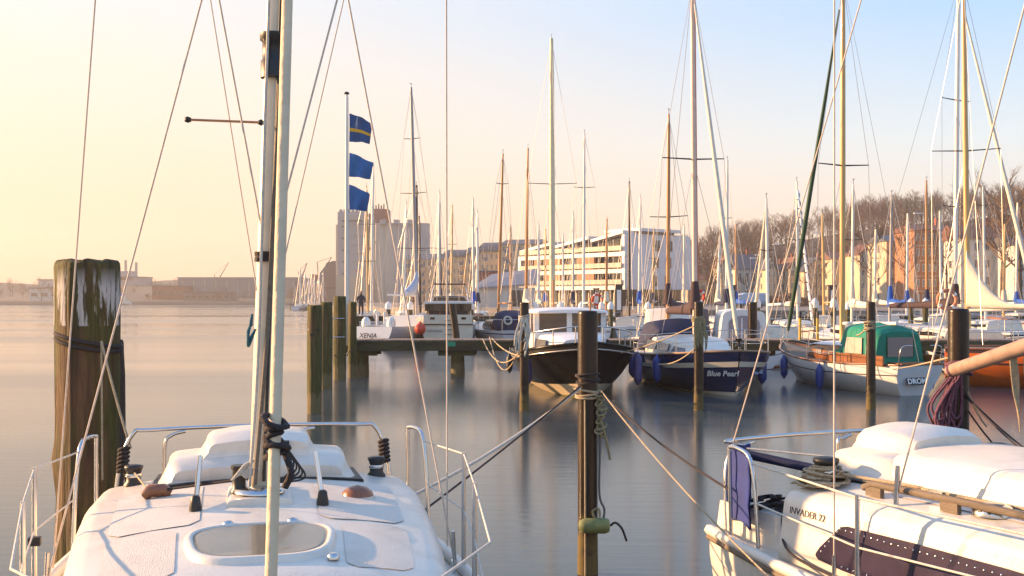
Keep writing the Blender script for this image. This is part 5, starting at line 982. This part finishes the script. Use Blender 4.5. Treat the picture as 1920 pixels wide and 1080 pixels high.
# bare woodland on the hill: every tree is real twigs; the far wood reads as one mass
def bare_tree(seed, H=11., spread=.42, n1=9, n2=7, n3=7, thin=1., trunk_frac=.28):
    rnd = random.Random(seed); T = MB(); C = MB()
    T.tube([(0, 0, -.5), (.1 * rnd.uniform(-1, 1), 0, H * .3), (.2 * rnd.uniform(-1, 1), .2 * rnd.uniform(-1, 1), H * .62), (.3 * rnd.uniform(-1, 1), 0, H * .88)], [.022 * H, .016 * H, .008 * H, .002 * H], 6)
    def limb(p, d, L, r, lev):
        if lev == 0:      # a twig: one slim blade
            e = p + d * L; s_ = d.orthogonal().normalized() * r; C.add([p - s_, p + s_, e], [(0, 1, 2)]); return
        k = 3 if lev == 2 else 2; pts = [p]; q = V(p); dd = V(d)
        for _ in range(k): dd = (dd + V((rnd.uniform(-.22, .22), rnd.uniform(-.22, .22), rnd.uniform(.0, .24)))).normalized(); q = q + dd * (L / k); pts.append(q)
        n_ = 4 if lev == 2 else 3; vs_ = []; C.tube(pts, [r * (1 - .8 * i / k) for i in range(k + 1)], n_)
        for _ in range(n2 if lev == 2 else n3):
            t = rnd.uniform(.2, 1.); j = min(k - 1, int(t * k)); b_ = pts[j].lerp(pts[j + 1], t * k - j); a = rnd.uniform(0, 6.28); nd_ = (dd + V((math.cos(a), math.sin(a), rnd.uniform(-.15, .5))) * rnd.uniform(.5, 1.)).normalized()
            limb(b_, nd_, L * rnd.uniform(.38, .62), r * (.45 if lev == 2 else .6), lev - 1)
    for i in range(n1):
        z = H * rnd.uniform(trunk_frac, .85); a = i * 2.4 + rnd.uniform(-.5, .5); up = lerp(.35, 1.2, (z / H)); limb(V((0, 0, z)), V((math.cos(a), math.sin(a), up)).normalized(), H * spread * rnd.uniform(.7, 1.1) * (1.15 - .5 * z / H), .0075 * H * thin, 2)
    return T, C
M_bark = mat('bark', (.10, .065, .045), .9, var=.3, scale=3); M_twig = mat('bare_twigs', (.085, .045, .024), .9, var=.35, scale=.4); M_twig2 = mat('bare_twigs_golden', (.22, .125, .06), .9, var=.3, scale=.5)
base = []
for k in range(5):
    T, C = bare_tree(100 + k, 8.5, .50, 12, 6, 9, 1.05, .10); o_ = len(C.v); C.v += T.v; C.f += [[i + o_ for i in f] for f in T.f]; C.m += T.m; C.s += T.s
    base.append(C)
rnd = random.Random(21); wood = MB(); W = []
for i in range(720):
    x = rnd.uniform(30, 290); y = 250 + 165 * rnd.random() ** .8
    if abs(x / y) > .62: continue
    W.append((x, y))
for x, y in W:
    s_ = rnd.uniform(.8, 1.25); a = rnd.uniform(0, 6.28); ca, sa = math.cos(a) * s_, math.sin(a) * s_; b_ = base[rnd.randrange(5)]; z0 = hill_h(x, y) - .3; of = len(wood.v)
    wood.v += [(x + px * ca - py * sa, y + px * sa + py * ca, z0 + pz * s_) for px, py, pz in b_.v]; wood.f += [[j + of for j in f] for f in b_.f]; wood.m += b_.m; wood.s += b_.s
me = bpy.data.meshes.new('hillside_wood'); me.from_pydata(wood.v, [], wood.f); me.materials.append(M_twig); ow = bpy.data.objects.new('hillside_wood', me); COL.objects.link(ow); ow['kind'] = 'stuff'
def tree(label, px, D, H, seed, m=M_twig, z0=1.5, group=None, **kw):
    T, C = bare_tree(seed, H, **kw); o = thing('bare_tree', label, 'tree', (PX(px, D), D, z0), 0, group); T.build('trunk', M_bark, o); C.build('crown', m, o); return o
tree('bare pollarded tree in front of the cream gabled houses', 1531, 176, 8.6, 3, M_twig2, n1=11, spread=.42, thin=1.1, n2=8, n3=8)
tree('bare tree with bulging crown before the pale townhouse', 1697, 150, 11.5, 5, M_twig2, n1=11, spread=.40, thin=1.1, n2=8, n3=8)
tree('bare tree left of the pale townhouse, darker twigs', 1632, 160, 11.0, 6, M_twig, n1=10, spread=.42, thin=1.1, n2=8, n3=8)
tree('bare tree growing right of the orange brick house', 1880, 135, 15., 8, M_twig2, n1=12, spread=.42, thin=1.0, n2=8, n3=8)
tree('tall bare birch-like tree at the grey house corner', 1912, 118, 14.5, 9, M_twig2, n1=12, spread=.34, thin=1.0, n2=8, n3=8)
tree('bare tree standing in front of the orange brick facade', 1775, 140, 10., 10, M_twig, n1=9, spread=.42, thin=1.0, n2=8, n3=8)
tree('small bare tree beside the low white fence on the quay', 1402, 205, 7., 12, M_twig, n1=9, thin=1.1, n2=8, n3=8)
tree('leafless shrubby tree right of the modern white building', 1292, 230, 10., 13, M_twig2, n1=10, thin=1.1, n2=8, n3=8)
tree('leafless tree before the slate-roofed house', 1330, 240, 11., 14, M_twig, n1=10, thin=1.1, n2=8, n3=8)
for k, (px, D, w_, h_) in enumerate([(1452, 185, 5, 1.8), (1478, 182, 6, 2.2), (1500, 180, 5, 1.6)]):
    rnd = random.Random(k); mb = MB()
    for i in range(700):
        a, e_ = rnd.uniform(0, 6.28), rnd.uniform(0, 1.5); rr = rnd.uniform(.6, 1.); c = V((w_ / 2 * rr * math.cos(a) * math.cos(e_), 1.2 * rr * math.sin(a) * math.cos(e_), h_ * rr * math.sin(e_))); d = V((rnd.uniform(-1, 1), rnd.uniform(-1, 1), rnd.uniform(-.3, 1))).normalized() * .22; u = d.orthogonal().normalized() * .09
        mb.add([c - u, c + u, c + d + u, c + d - u], [(0, 1, 2, 3)])
    o = thing('hedge', ['rust-brown winter hedge beside the parked van', 'rust-brown winter hedge, the highest clump before the gabled houses', 'rust-brown winter hedge ending at the pollarded tree'][k], 'hedge', (PX(px, D), D, 1.45)); mb.build('foliage', mat('beech_hedge', (.20, .08, .035), .9, var=.4, scale=2), o)
    MB().tube([(0, 0, 0), (0, 0, h_ * .6)], .08, 5).build('stem', M_bark, o)
# ------------------------------------------------------------------ buildings
M_plaster = mat('cream_plaster', (.52, .43, .30), .85, var=.1, scale=.5, dirt=(.35, .28, .2), dirt_amt=.4, dscale=.4); M_plw = mat('white_plaster', (.60, .56, .50), .85, var=.08, scale=.5, dirt=(.4, .37, .33), dirt_amt=.35, dscale=.4)
M_brick = mat('orange_brick', (.36, .16, .075), .85, var=.22, scale=1.5); M_redbr = mat('red_brick', (.26, .085, .055), .85, var=.2, scale=1); M_slate = mat('slate_roof', (.075, .085, .105), .6, var=.2, scale=1); M_tile = mat('tile_roof', (.16, .075, .05), .8, var=.25, scale=1)
M_conc = mat('silo_concrete', (.46, .42, .36), .85, var=.1, scale=.15, dirt=(.33, .3, .26), dirt_amt=.4, dscale=.12); M_concg = mat('silo_grey', (.34, .35, .36), .85, var=.08, scale=.1, dirt=(.26, .26, .27), dirt_amt=.5, dscale=.1)
M_win = glass('window_glass', (.05, .055, .065), .12); M_frame = mat('window_frame', (.58, .55, .5), .6)
WM = {}
def window(parent, c, w_, h_, face, frame_m=None):   # face: unit normal in the building's own frame
    key = (round(w_, 2), round(h_, 2))
    if key not in WM:
        a = MB().box((0, 0, 0), (w_, .10, h_)).mesh('window'); a.materials.append(M_frame); b_ = MB().box((0, -.06, 0), (w_ - .18, .04, h_ - .18)); g = b_.mesh('pane'); g.materials.append(M_win)
        c_ = MB().box((0, -.085, 0), (.06, .03, h_ - .18)).mesh('mullion'); c_.materials.append(M_frame); WM[key] = (a, g, c_)
    f, g, mu = WM[key]; rz_ = math.atan2(face[1], face[0]) + math.pi / 2; o = share('window', f, parent, c, (0, 0, rz_)); share('pane', g, o); share('mullion', mu, o); return o
def gable_house(name, label, px0, px1, D, ytop, yeave, m, roof, ang=0., floors=3, cols=4, depth=10., base=1.45, gable_front=False, chim=True, course=None):
    w_ = (px1 - px0) / FP * D; X = PX((px0 + px1) / 2, D); o = thing(name, label, 'house', (X, D, base), ang); ze, zt = PZ(yeave, D) - base, PZ(ytop, D) - base
    MB().box((0, depth / 2, ze / 2), (w_, depth, ze)).build('wall', m, o); rf = MB()
    if gable_front:
        g = MB(); g.prism([V((-w_ / 2, .0, ze - .01)), V((w_ / 2, .0, ze - .01)), V((0, .0, zt))], (0, 0, 0), (0, depth, 0)); g.build('gable', m, o)
        for sd in (1, -1): rf.prism([V((sd * (w_ / 2 + .3), -.3, ze - .2)), V((0, -.3, zt + .1)), V((0, -.3, zt + .35)), V((sd * (w_ / 2 + .3), -.3, ze + .05))], (0, 0, 0), (0, depth + .6, 0))
    else: rf.prism([V((-w_ / 2 - .3, -.4, ze)), V((-w_ / 2 - .3, depth + .4, ze)), V((-w_ / 2 - .3, depth / 2, zt))], (0, 0, 0), (w_ + .6, 0, 0))
    r_ = rf.build('roof', roof, o)
    if chim: MB().box((w_ * .25, depth * .5, zt + .3), (.7, .7, 1.8)).build('chimney', M_redbr, r_)
    fh = ze / floors
    for f in range(floors):
        for c in range(cols):
            window(o, (-w_ / 2 + (c + .5) * w_ / cols, -.03, f * fh + fh * .55), min(1.1, w_ / cols * .5), fh * .5, (0, -1))
        if f: MB().box((0, -.06, f * fh), (w_ + .1, .16, .16)).build('string_course', course or m, o)
    for f in range(floors): window(o, (-w_ / 2 - .03, depth * .4, f * fh + fh * .55), 1.0, fh * .5, (-1, 0))
    if gable_front: window(o, (0, -.03, lerp(ze, zt, .3)), 1.0, 1.3, (0, -1))
    MB().box((w_ * .1, -.04, 1.05), (1.1, .12, 2.1)).build('door', M_mahog, o); return o
# modern white building
u = V((-.622, .782, 0)); v_ = V((.782, .622, 0)); WB = thing('office_building', 'modern white building with wraparound balcony bands and orange panels', 'building', (20.1, 190, 1.45), math.atan2(u.y, u.x))
# local x along the long facade (away from the near corner), local y: -y is depth -> facade faces +y
M_wclad = mat('white_cladding', (.66, .66, .66), .4, var=.04, scale=.3); M_opan = mat('orange_panel', (.42, .12, .045), .6, var=.12); M_gl = glass('facade_glass', (.05, .043, .036), .1)
LB, DB = 29.4, 18.3
fz = [3.35, 6.3, 9.35]
MB().box((LB / 2 + .6, -DB / 2 - .3, 1.6), (LB - 4, DB - 3, 3.2)).build('ground_floor_glass', M_gl, WB)
for k in range(16): MB().box((2.2 + k * 1.7, -1.2, 1.62), (.28, .28, 3.24)).build('column', mat('pale_column', (.55, .46, .33), .7), WB)
MB().box((LB / 2, -DB / 2 - .9, 7.2), (LB - 2.4, DB - 2.2, 7.9)).build('core', M_gl, WB)
for i, z in enumerate(fz):
    q = MB(); q.box((LB / 2, -DB / 2 + .3, z), (LB + .6, DB, .75)); q.build('balcony_band', M_wclad, WB)
q = MB(); prof = [(0, 3.0), (1.2, 2.95), (1.3, 8.), (.8, 12.9), (0, 13.1)]   # leaning end wall with rounded corners
pl = [V((-.5, .0, 3.5)), V((-.45, -.6, 3.0)), V((-.4, -DB + .8, 3.0)), V((-.45, -DB, 3.6)), V((-.2, -DB + 1.3, 12.6)), V((-.2, -DB + 2.2, 13.1)), V((-.2, -1.2, 13.1)), V((-.2, -.5, 12.7))]
q.prism(pl, (0, 0, 0), (.9, 0, 0)); q.build('end_wall', M_wclad, WB)
for y_ in (-7.2, -10.5):
    for z in (4.6, 7.9, 11.0): MB().box((-.48, y_ - .3 * (z - 4.6) / 3, z), (.3, 1.0, 1.9)).build('end_window', M_win, WB)
q = MB(); q.prism([V((-.3, .35, 3.2)), V((.35, .35, 3.0)), V((.55, .25, 12.6)), V((-.1, .25, 12.9))], (0, 0, 0), (0, -.9, 0)); q.build('corner_frame', M_wclad, WB)
q = MB(); q.box((LB + .1, -.1, 8.0), (.8, .9, 3.4)); q.build('end_frame', M_wclad, WB)
for xa, xb in ((7.8, 10.4), (10.9, 12.4), (17.2, 18.8), (20.3, 21.6), (23.8, 25.0), (26.5, 27.5)):
    for za, zb in ((3.75, 5.9), (6.7, 8.95)): MB().box(((xa + xb) / 2, .0, (za + zb) / 2), (xb - xa, .5, zb - za)).build('orange_panel', M_opan, WB)
for k in range(15):
    for za, zb in ((3.75, 5.9), (6.7, 8.95), (9.75, 12.)):
        MB().box((1.2 + k * 1.95, -.2, (za + zb) / 2), (.10, .14, zb - za)).build('mullion', M_frame, WB)
for za in (4.35, 7.35, 10.4): MB().box((LB / 2, .62, za), (LB - .6, .05, .85)).build('balustrade', mat('pale_balustrade', (.38, .31, .24), .4), WB)
for (xa, xb, zr) in ((.2, 8.5, 13.1), (9.3, 18.5, 12.4), (19.3, 29.2, 11.8)):   # stepped penthouses with tilted roofs
    q = MB(); q.prism([V((xa, .5, zr - .1)), V((xa, .5, zr + .5)), V((xb, .5, zr - .9)), V((xb, .5, zr - 1.4))], (0, 0, 0), (0, -9, 0)); q.build('roof_blade', M_wclad, WB)
    MB().box(((xa + xb) / 2, -4.5, (zr + 8.9) / 2), (xb - xa - .6, 7, zr - 9.6)).build('penthouse', M_gl, WB)
q = MB(); q.box((3.5, -8, 13.75), (9, 11, .55)); q.build('top_roof', M_wclad, WB); MB().box((3.5, -8, 13.3), (7.5, 9, .6)).build('top_glass', M_gl, WB)
for k in range(3): MB().tube([(5 + k * .8, -7, 14.0), (5 + k * .8, -7, 15.2)], .14, 6).build('vent_pipe', M_white, WB)
# silos
M_crane = mat('crane_blue_grey', (.12, .14, .18), .6)
SI = thing('grain_silo', 'tall pale grain silo with grey tower block and round concrete cells', 'silo', (PX(705, 420), 420, 1.45))
def sx(px): return PX(px, 420) - PX(705, 420)
def sz(y): return PZ(y, 420) - 1.45
MB().box(((sx(633) + sx(688)) / 2, 6, sz(397) / 2), (sx(688) - sx(633), 12, sz(397))).build('tower', M_concg, SI)
MB().box((sx(632.5), 8, sz(420) / 2), (2.2, 10, sz(420))).build('stair_tower', M_conc, SI)
for k in range(7): MB().box((sx(638 + k * 7.5), 2, sz(395)), (.7, 4, 1.1)).build('parapet_block', M_concg, SI)
for k in range(6): MB().box((sx(643), -.15, sz(425 + k * 22)), (.6, .4, .6)).build('tower_window', M_win, SI)
for k in range(5): MB().lathe([(3.9, 0), (3.9, sz(418))], (sx(712) + k * 3.9, 4, 0), 18).build('silo_cell', M_conc if k < 2 else M_concg, SI)
MB().box((sx(752), 8, sz(419) / 2), (sx(795) - sx(710), 8, sz(419))).build('cell_block', M_concg, SI)
MB().box((sx(706), 14, sz(388) / 2), (sx(722) - sx(690), 10, sz(388))).build('brick_tower', M_redbr, SI)
for k in range(5): MB().tube([(sx(694 + k * 5), 10, sz(389)), (sx(694 + k * 5), 10, sz(378 + 3 * (k % 2)))], .3, 6).build('roof_vent', M_dark, SI)
MB().box((sx(662), -2, sz(415) ), (sx(688) - sx(650), .5, .5)).build('gantry', M_dark, SI)
MB().box((sx(667), -8, 5.), (12, 6, 10)).build('loading_shed', mat('shed_cream', (.5, .42, .3), .8), SI)
for k in range(9): MB().box((sx(660.5), -.12, sz(410 + 16 * k)), (sx(688) - sx(633) + .1, .3, .12)).build('joint', M_conc, SI)
for k in range(3): MB().box((sx(718 + 26 * k), .0, sz(416)), (2.2, 3, 1.6)).build('roof_plant', M_concg, SI)
MB().tube([(sx(690), -1, 0), (sx(690), -1, sz(402))], .35, 8).build('pipe', M_crane, SI)
# waterside shed behind the silo, gantry crane
sh = thing('silo_shed', 'dark hazy shed with pitched top left of the silo', 'shed', (PX(617, 450), 450, 1.45)); q = MB(); q.prism([V((-4, 0, 0)), V((5, 0, 0)), V((5, 0, 15)), V((2, 0, 17.5)), V((-1.2, 0, 16.5)), V((-4, 0, 8))], (0, 0, 0), (0, 9, 0)); q.build('wall', mat('shed_dark', (.16, .13, .12), .8), sh); MB().box((.5, -.1, 6), (7, .25, .4)).build('cornice', M_dark, sh)
def crane(label, px, D, h_, jib, m):
    o = thing('harbour_crane', label, 'crane', (PX(px, D), D, 1.45))
    for sx_ in (-2, 2):
        for sy_ in (-2, 2): MB().tube([(sx_, sy_, 0), (sx_ * .5, sy_ * .5, h_ * .55)], .3, 6).build('leg', m, o)
    MB().box((0, 0, h_ * .58), (3.2, 3.2, 2.2)).build('cab', m, o); MB().tube([(0, 0, h_ * .6), jib], [.45, .15], 6).build('jib', m, o); MB().tube([(0, 0, h_ * .6), (-.5, 0, h_ * .95)], .2, 6).build('mast', m, o); MB().tube([(-.5, 0, h_ * .95), jib], .08, 4).build('stay', m, o); return o
crane('blue-grey slewing crane beside the silo shed', 597, 400, 16, V((5, 0, 17)), M_crane); crane('slender crane with a thin raised jib at the silo quay', 562, 430, 13, V((3, 0, 16)), M_crane)
bx_ = thing('cargo_container', 'orange container stacked on the silo quay', 'container', (PX(588, 395), 395, 1.45)); MB().box((0, 0, 9.5), (1.9, 2.4, 1.8)).build('box', M_orange, bx_); MB().box((0, 0, 4.3), (1.5, 2, 8.6)).build('stand', M_crane, bx_)
# apartment houses with barrel roofs
def apartments(label, px0, px1, D, ytop, yeave, floors, cols, m=M_plaster, barrel=True):
    w_ = (px1 - px0) / FP * D; o = thing('apartment_house', label, 'building', (PX((px0 + px1) / 2, D), D, 1.45), math.radians(-14)); ze, zt = PZ(yeave, D) - 1.45, PZ(ytop, D) - 1.45; dp = 13.
    MB().box((0, dp / 2, ze / 2), (w_, dp, ze)).build('wall', m, o); q = MB(); k = 12
    if barrel: q.loft([[V((x, dp / 2 - (dp / 2 + .5) * math.cos(math.pi * i / k), ze + (zt - ze) * math.sin(math.pi * i / k))) for i in range(k + 1)] for x in (-w_ / 2 - .3, w_ / 2 + .3)], False, True, sm=False)
    else: q.prism([V((-w_ / 2 - .3, -.5, ze)), V((-w_ / 2 - .3, dp + .5, ze)), V((-w_ / 2 - .3, dp / 2, zt))], (0, 0, 0), (w_ + .6, 0, 0))
    q.build('roof', M_slate, o); fh = ze / floors
    for f in range(floors):
        for c in range(cols):
            xx = -w_ / 2 + (c + .5) * w_ / cols; window(o, (xx, -.03, f * fh + fh * .55), min(1.3, w_ / cols * .5), fh * .55, (0, -1))
            if c % 3 == 1 and f: MB().box((xx, -.75, f * fh + .1), (w_ / cols * .95, 1.5, .14)).build('balcony', M_plw, o); MB().box((xx, -1.45, f * fh + .65), (w_ / cols * .95, .06, .95)).build('balcony_rail', M_crane, o)
        window(o, (-w_ / 2 - .03, dp * .5, f * fh + fh * .55), 1.3, fh * .55, (-1, 0))
    return o
apartments('long cream apartment house with grey roof next to the silo cells', 752, 830, 275, 474, 487, 5, 8, barrel=False)
apartments('cream apartment house with a low barrel roof and roof hut', 832, 873, 262, 466, 482, 5, 5); apartments('cream apartment house with barrel roof, narrowest of the row', 874, 899, 255, 461, 478, 5, 3)
apartments('cream apartment house with tall barrel roof beside the red cube', 900, 936, 248, 452, 472, 5, 4); apartments('apartment house with dark flat-pitched roof adjoining the modern white building', 938, 1010, 240, 446, 458, 6, 7, barrel=False)
rc_ = thing('red_pavilion', 'small dark red cube building with a round white emblem', 'building', (PX(912, 185), 185, 1.45)); MB().box((0, 3, 3.), (3.6, 6, 6.)).build('wall', M_redbr, rc_); MB().box((0, 3, 6.1), (3.9, 6.3, .25)).build('roof', M_slate, rc_)
MB().lathe([(.62, 0), (.62, .06)], (.75, -.02, 4.3), 20, rot=Matrix.Rotation(math.pi / 2, 3, 'X')).build('emblem', M_white, rc_); MB().lathe([(.3, 0), (.3, .04)], (.75, -.09, 4.25), 12, rot=Matrix.Rotation(math.pi / 2, 3, 'X')).build('emblem_leaf', mat('leaf_olive', (.35, .3, .08), .6), rc_)
hl = thing('market_hall', 'low hall with wide grey pitched roof before the apartments', 'hall', (PX(955, 175), 175, 1.45)); q = MB(); q.prism([V((-5.5, 0, 3.2)), V((4.5, 0, 3.2)), V((3.2, 4, 6.))], (0, 0, 0), (0, .01, 0)); MB().box((-.5, 4, 1.6), (9.5, 8, 3.2)).build('wall', M_plw, hl)
q = MB(); q.prism([V((-6.2, -.6, 2.9)), V((4.8, -.6, 3.6)), V((4.8, 4.2, 6.2)), V((-3., 4.2, 5.2))], (0, 0, 0), (0, 0, .25)); q.build('roof', mat('zinc_roof', (.22, .23, .26), .5), hl); MB().box((1.2, -.05, 1.4), (2.2, .12, 2.6)).build('doorway', M_dark, hl)
# houses below the hill
gable_house('gabled_house', 'cream house with steep front gable and dark roof', 1436, 1456, 240, 487, 505, M_plaster, M_slate, floors=3, cols=2, gable_front=True)
gable_house('row_house', 'long cream house with dark red roof between two gables', 1456, 1480, 243, 494, 506, M_plaster, M_tile, floors=3, cols=3)
gable_house('gabled_house', 'cream gabled house with orange finial behind the pollarded tree', 1480, 1503, 238, 484, 502, M_plaster, M_tile, floors=3, cols=2, gable_front=True)
gable_house('gabled_house', 'broad cream house with a wide gable and dormers', 1508, 1560, 232, 484, 508, M_plaster, M_slate, floors=3, cols=4, gable_front=True)
gable_house('row_house', 'tall cream townhouse with tile roof left of the golden mast', 1560, 1612, 226, 470, 486, M_plaster, M_tile, floors=4, cols=4)
gable_house('slate_house', 'dark slate-roofed house among trees below the wood', 1380, 1420, 262, 475, 505, M_plw, M_slate, floors=2, cols=3)
gable_house('small_house', 'small cream gabled house beside the modern white building', 1352, 1372, 250, 484, 500, M_plaster, M_tile, floors=2, cols=2, gable_front=True)
gable_house('low_house', 'low cream cottage with brown roof at the foot of the hill', 1290, 1325, 255, 512, 524, M_plaster, M_tile, floors=1, cols=3)
gable_house('brick_house', 'cream house with broad ornate gable among bare trees', 1612, 1668, 215, 458, 476, M_plaster, M_tile, floors=4, cols=5, gable_front=True)
gable_house('town_house', 'pale yellow townhouse with dark mansard roof', 1662, 1716, 190, 438, 452, M_plaster, M_slate, floors=4, cols=3)
gable_house('brick_block', 'tall orange brick block with cornice and arched windows', 1716, 1800, 180, 418, 432, M_brick, M_tile, floors=5, cols=8, chim=True, course=M_plaster)
gable_house('grey_block', 'pale grey stone house with brown mansard right of the brick block', 1802, 1900, 172, 418, 448, M_plw, M_tile, floors=4, cols=5)
gable_house('grey_block', 'white stuccoed house partly hidden by bare trees at the right', 1902, 1990, 165, 440, 460, M_plw, M_slate, floors=4, cols=4)
# quay furniture
def lamp(px, ytop, D, label, grp):
    o = thing('street_lamp', label, 'street lamp', (PX(px, D), D, 1.45), 0, grp); zt = PZ(ytop, D) - 1.45; MB().tube([(0, 0, 0), (0, 0, zt)], [.09, .06], 6).build('pole', M_crane, o); MB().box((.45, 0, zt), (1.1, .3, .14)).build('lamp_head', M_white, o)
for px, yt, D in ((1408, 484, 170), (1417, 478, 170), (1450, 458, 165), (1524, 437, 160), (1715, 400, 140)): lamp(px, yt, D, 'tall grey quay lamp with a flat white head', 'quay street lamps')
vn = thing('delivery_van', 'pale blue van parked on the quay beside the hedge', 'van', (PX(1430, 150), 150, 1.45), math.radians(200))
mb = MB(); cab(mb, [(0, .95, .85, .4, 2.1, .12, .03), (3.2, .95, .85, .4, 2.1, .12, .03), (3.9, .95, .8, .4, 1.9, .12, .03), (4.5, .92, .8, .4, 1.2, .1, .03), (5.0, .9, .78, .45, 1.05, .1, .02)]); mb.build('body', mat('van_blue', (.35, .45, .58), .35, coat=.4), vn)
q = MB(); q.prism([V((3.92, -.72, 1.25)), V((3.92, .72, 1.25)), V((3.92, .66, 1.85)), V((3.92, -.66, 1.85))], (0, 0, 0), (.3, 0, -.1)); q.build('windscreen', M_glassd, vn)
for xx in (.9, 4.0):
    for sd in (1, -1): MB().lathe([(.33, -.1), (.33, .1)], (xx, sd * .86, .33), 12, rot=Matrix.Rotation(math.pi / 2, 3, 'X')).build('wheel', M_black, vn)
for k, (px, D) in enumerate([(1118, 100), (1160, 74), (1372, 78), (1560, 78)]):
    o = thing('power_pillar', ['tall dark service pillar with white panels on the quay', 'dark service pillar standing on the second pier', 'black bollard pillar beside the parked van', 'dark info pillar near the yellow marker'][k], 'pillar', (PX(px, D), D, 1.45)); MB().box((0, 0, 1.1), (.5, .4, 2.2)).build('body', M_bspar, o); MB().box((0, -.21, 1.2), (.3, .03, 1.4)).build('panel', M_white, o); MB().box((0, 0, 2.24), (.6, .5, .1)).build('cap', M_bspar, o)
for k, (px, D) in enumerate([(1500, 36.9), (1533, 36.9)]): o = thing('marker_post', ['yellow marker post on the pier left of the mahogany cabin', 'yellow marker post with dark tip behind the mahogany cabin'][k], 'post', (PX(px, D), D, 1.29)); MB().tube([(0, 0, 0), (0, 0, .75)], .05, 8).build('post', M_yell, o); MB().tube([(0, 0, .75), (0, 0, .98)], .05, 8).build('tip', M_dark, o)
# ------------------------------------------------------------------ far shore across the water
M_far = mat('far_bank', (.10, .09, .07), .9, var=.3, scale=.03); rows = []
for i in range(60):
    x = -430 + i * 7.2; hh = 3 + 5 * abs(math.sin(x * .011)) + 2 * math.sin(x * .05); hh *= (1 if x < -150 else max(.3, 1 - (x + 150) / 150)); rows.append([V((x, 490, -1)), V((x, 492, 1.4)), V((x, 540, 2.)), V((x, 600, 2 + hh)), V((x, 680, 4 + hh * 1.3)), V((x, 900, 4 + hh))])
terrain('far_shore', rows, M_far)
rnd = random.Random(77); fw = MB()
for i in range(170):
    x = rnd.uniform(-320, -60); y = rnd.uniform(500, 660); s_ = rnd.uniform(.45, .95) * (1.2 if x < -190 else .8); z0 = 1.5 + (0 if y < 540 else (y - 540) / 60 * 2.5); b_ = base[rnd.randrange(5)]; a = rnd.uniform(0, 6.28); ca, sa = math.cos(a) * s_, math.sin(a) * s_; of = len(fw.v)
    fw.v += [(x + px * ca - py * sa, y + px * sa + py * ca, z0 + pz * s_) for px, py, pz in b_.v]; fw.f += [[j + of for j in f] for f in b_.f]; fw.m += b_.m; fw.s += b_.s
me = bpy.data.meshes.new('far_shore_trees'); me.from_pydata(fw.v, [], fw.f); me.materials.append(M_twig); of_ = bpy.data.objects.new('far_shore_trees', me); COL.objects.link(of_); of_['kind'] = 'stuff'
def block(name, label, px0, px1, D, yt, m, depth=20, roof=None, wins=0):
    w_ = (px1 - px0) / FP * D; o = thing(name, label, 'building', (PX((px0 + px1) / 2, D), D, 1.4)); z = PZ(yt, D) - 1.4; MB().box((0, depth / 2, z / 2), (w_, depth, z)).build('wall', m, o); MB().box((0, depth / 2, z + .2), (w_ + .8, depth + .8, .4)).build('roof', roof or M_slate, o)
    for k in range(wins): MB().box((-w_ / 2 + (k + .5) * w_ / wins, -.1, z * .55), (w_ / wins * .6, .3, z * .25)).build('window', M_win, o)
    return o
M_hallw = mat('hall_cladding', (.16, .17, .19), .6, var=.1, scale=.1)
o = block('shipyard_hall', 'very long flat-roofed shipyard hall across the water', 333, 560, 560, 521, M_hallw, 40, mat('hall_roof', (.45, .42, .38), .6))
for k in range(11): MB().box((-29 + k * 5.8, -.15, 5.5), (.35, .3, 11)).build('pilaster', M_conc, o)
o = block('power_station', 'power station block with two thin chimneys across the water', 226, 268, 600, 520, mat('plant_grey', (.28, .28, .29), .8), 16)
for px, yt in ((228, 487), (248, 491)): MB().tube([(PX(px, 600) - PX(247, 600), 6, 0), (PX(px, 600) - PX(247, 600), 6, PZ(yt, 600) - 1.4)], [1.0, .8], 10).build('chimney', M_conc, o)
MB().box((-3, 4, PZ(510, 600) - 1.4 - 2), (7, 8, 5)).build('boiler_house', M_concg, o)
block('factory', 'pale low factory with a dark window band left of the painted pile', 72, 108, 570, 525, M_plw, 14, wins=1); block('factory', 'long low pale storage shed under the wooded rise', 55, 112, 540, 541, M_plw, 10, wins=3); block('brick_mill', 'brick mill buildings near the shipyard hall', 285, 345, 545, 537, M_redbr, 18, M_tile, 6); block('warehouse', 'low brown warehouse at the foot of the shipyard hall', 345, 430, 520, 549, mat('far_brown', (.2, .15, .12), .8), 12, None, 7)
fb = thing('ferry', 'small cream passenger ferry with blue funnel at the far quay', 'ferry', (PX(258, 495), 486, 0)); Hf = Hull(11, 4, (1.4, 1.3, 1.8), tw=.8, rake=1, bot=-.4); fb.rotation_euler = (0, 0, math.pi); Hf.shell([M_white, M_antif], fb, 10); Hf.transom([M_white, M_antif], fb); Hf.deck(M_gel, fb)
MB().box((5, 0, 2.4), (7.5, 3, 2.0)).build('saloon', M_gel2, fb); MB().box((5.5, 0, 3.9), (4.5, 2.6, 1.0)).build('upper_deck', M_white, fb); MB().box((4.2, 0, 4.9), (1.6, 1.4, 1.2)).build('funnel', M_bluec, fb)
oc = crane('tall lattice crane standing behind the shipyard hall', 404, 600, 16, V((7.5, 0, 22)), M_crane)
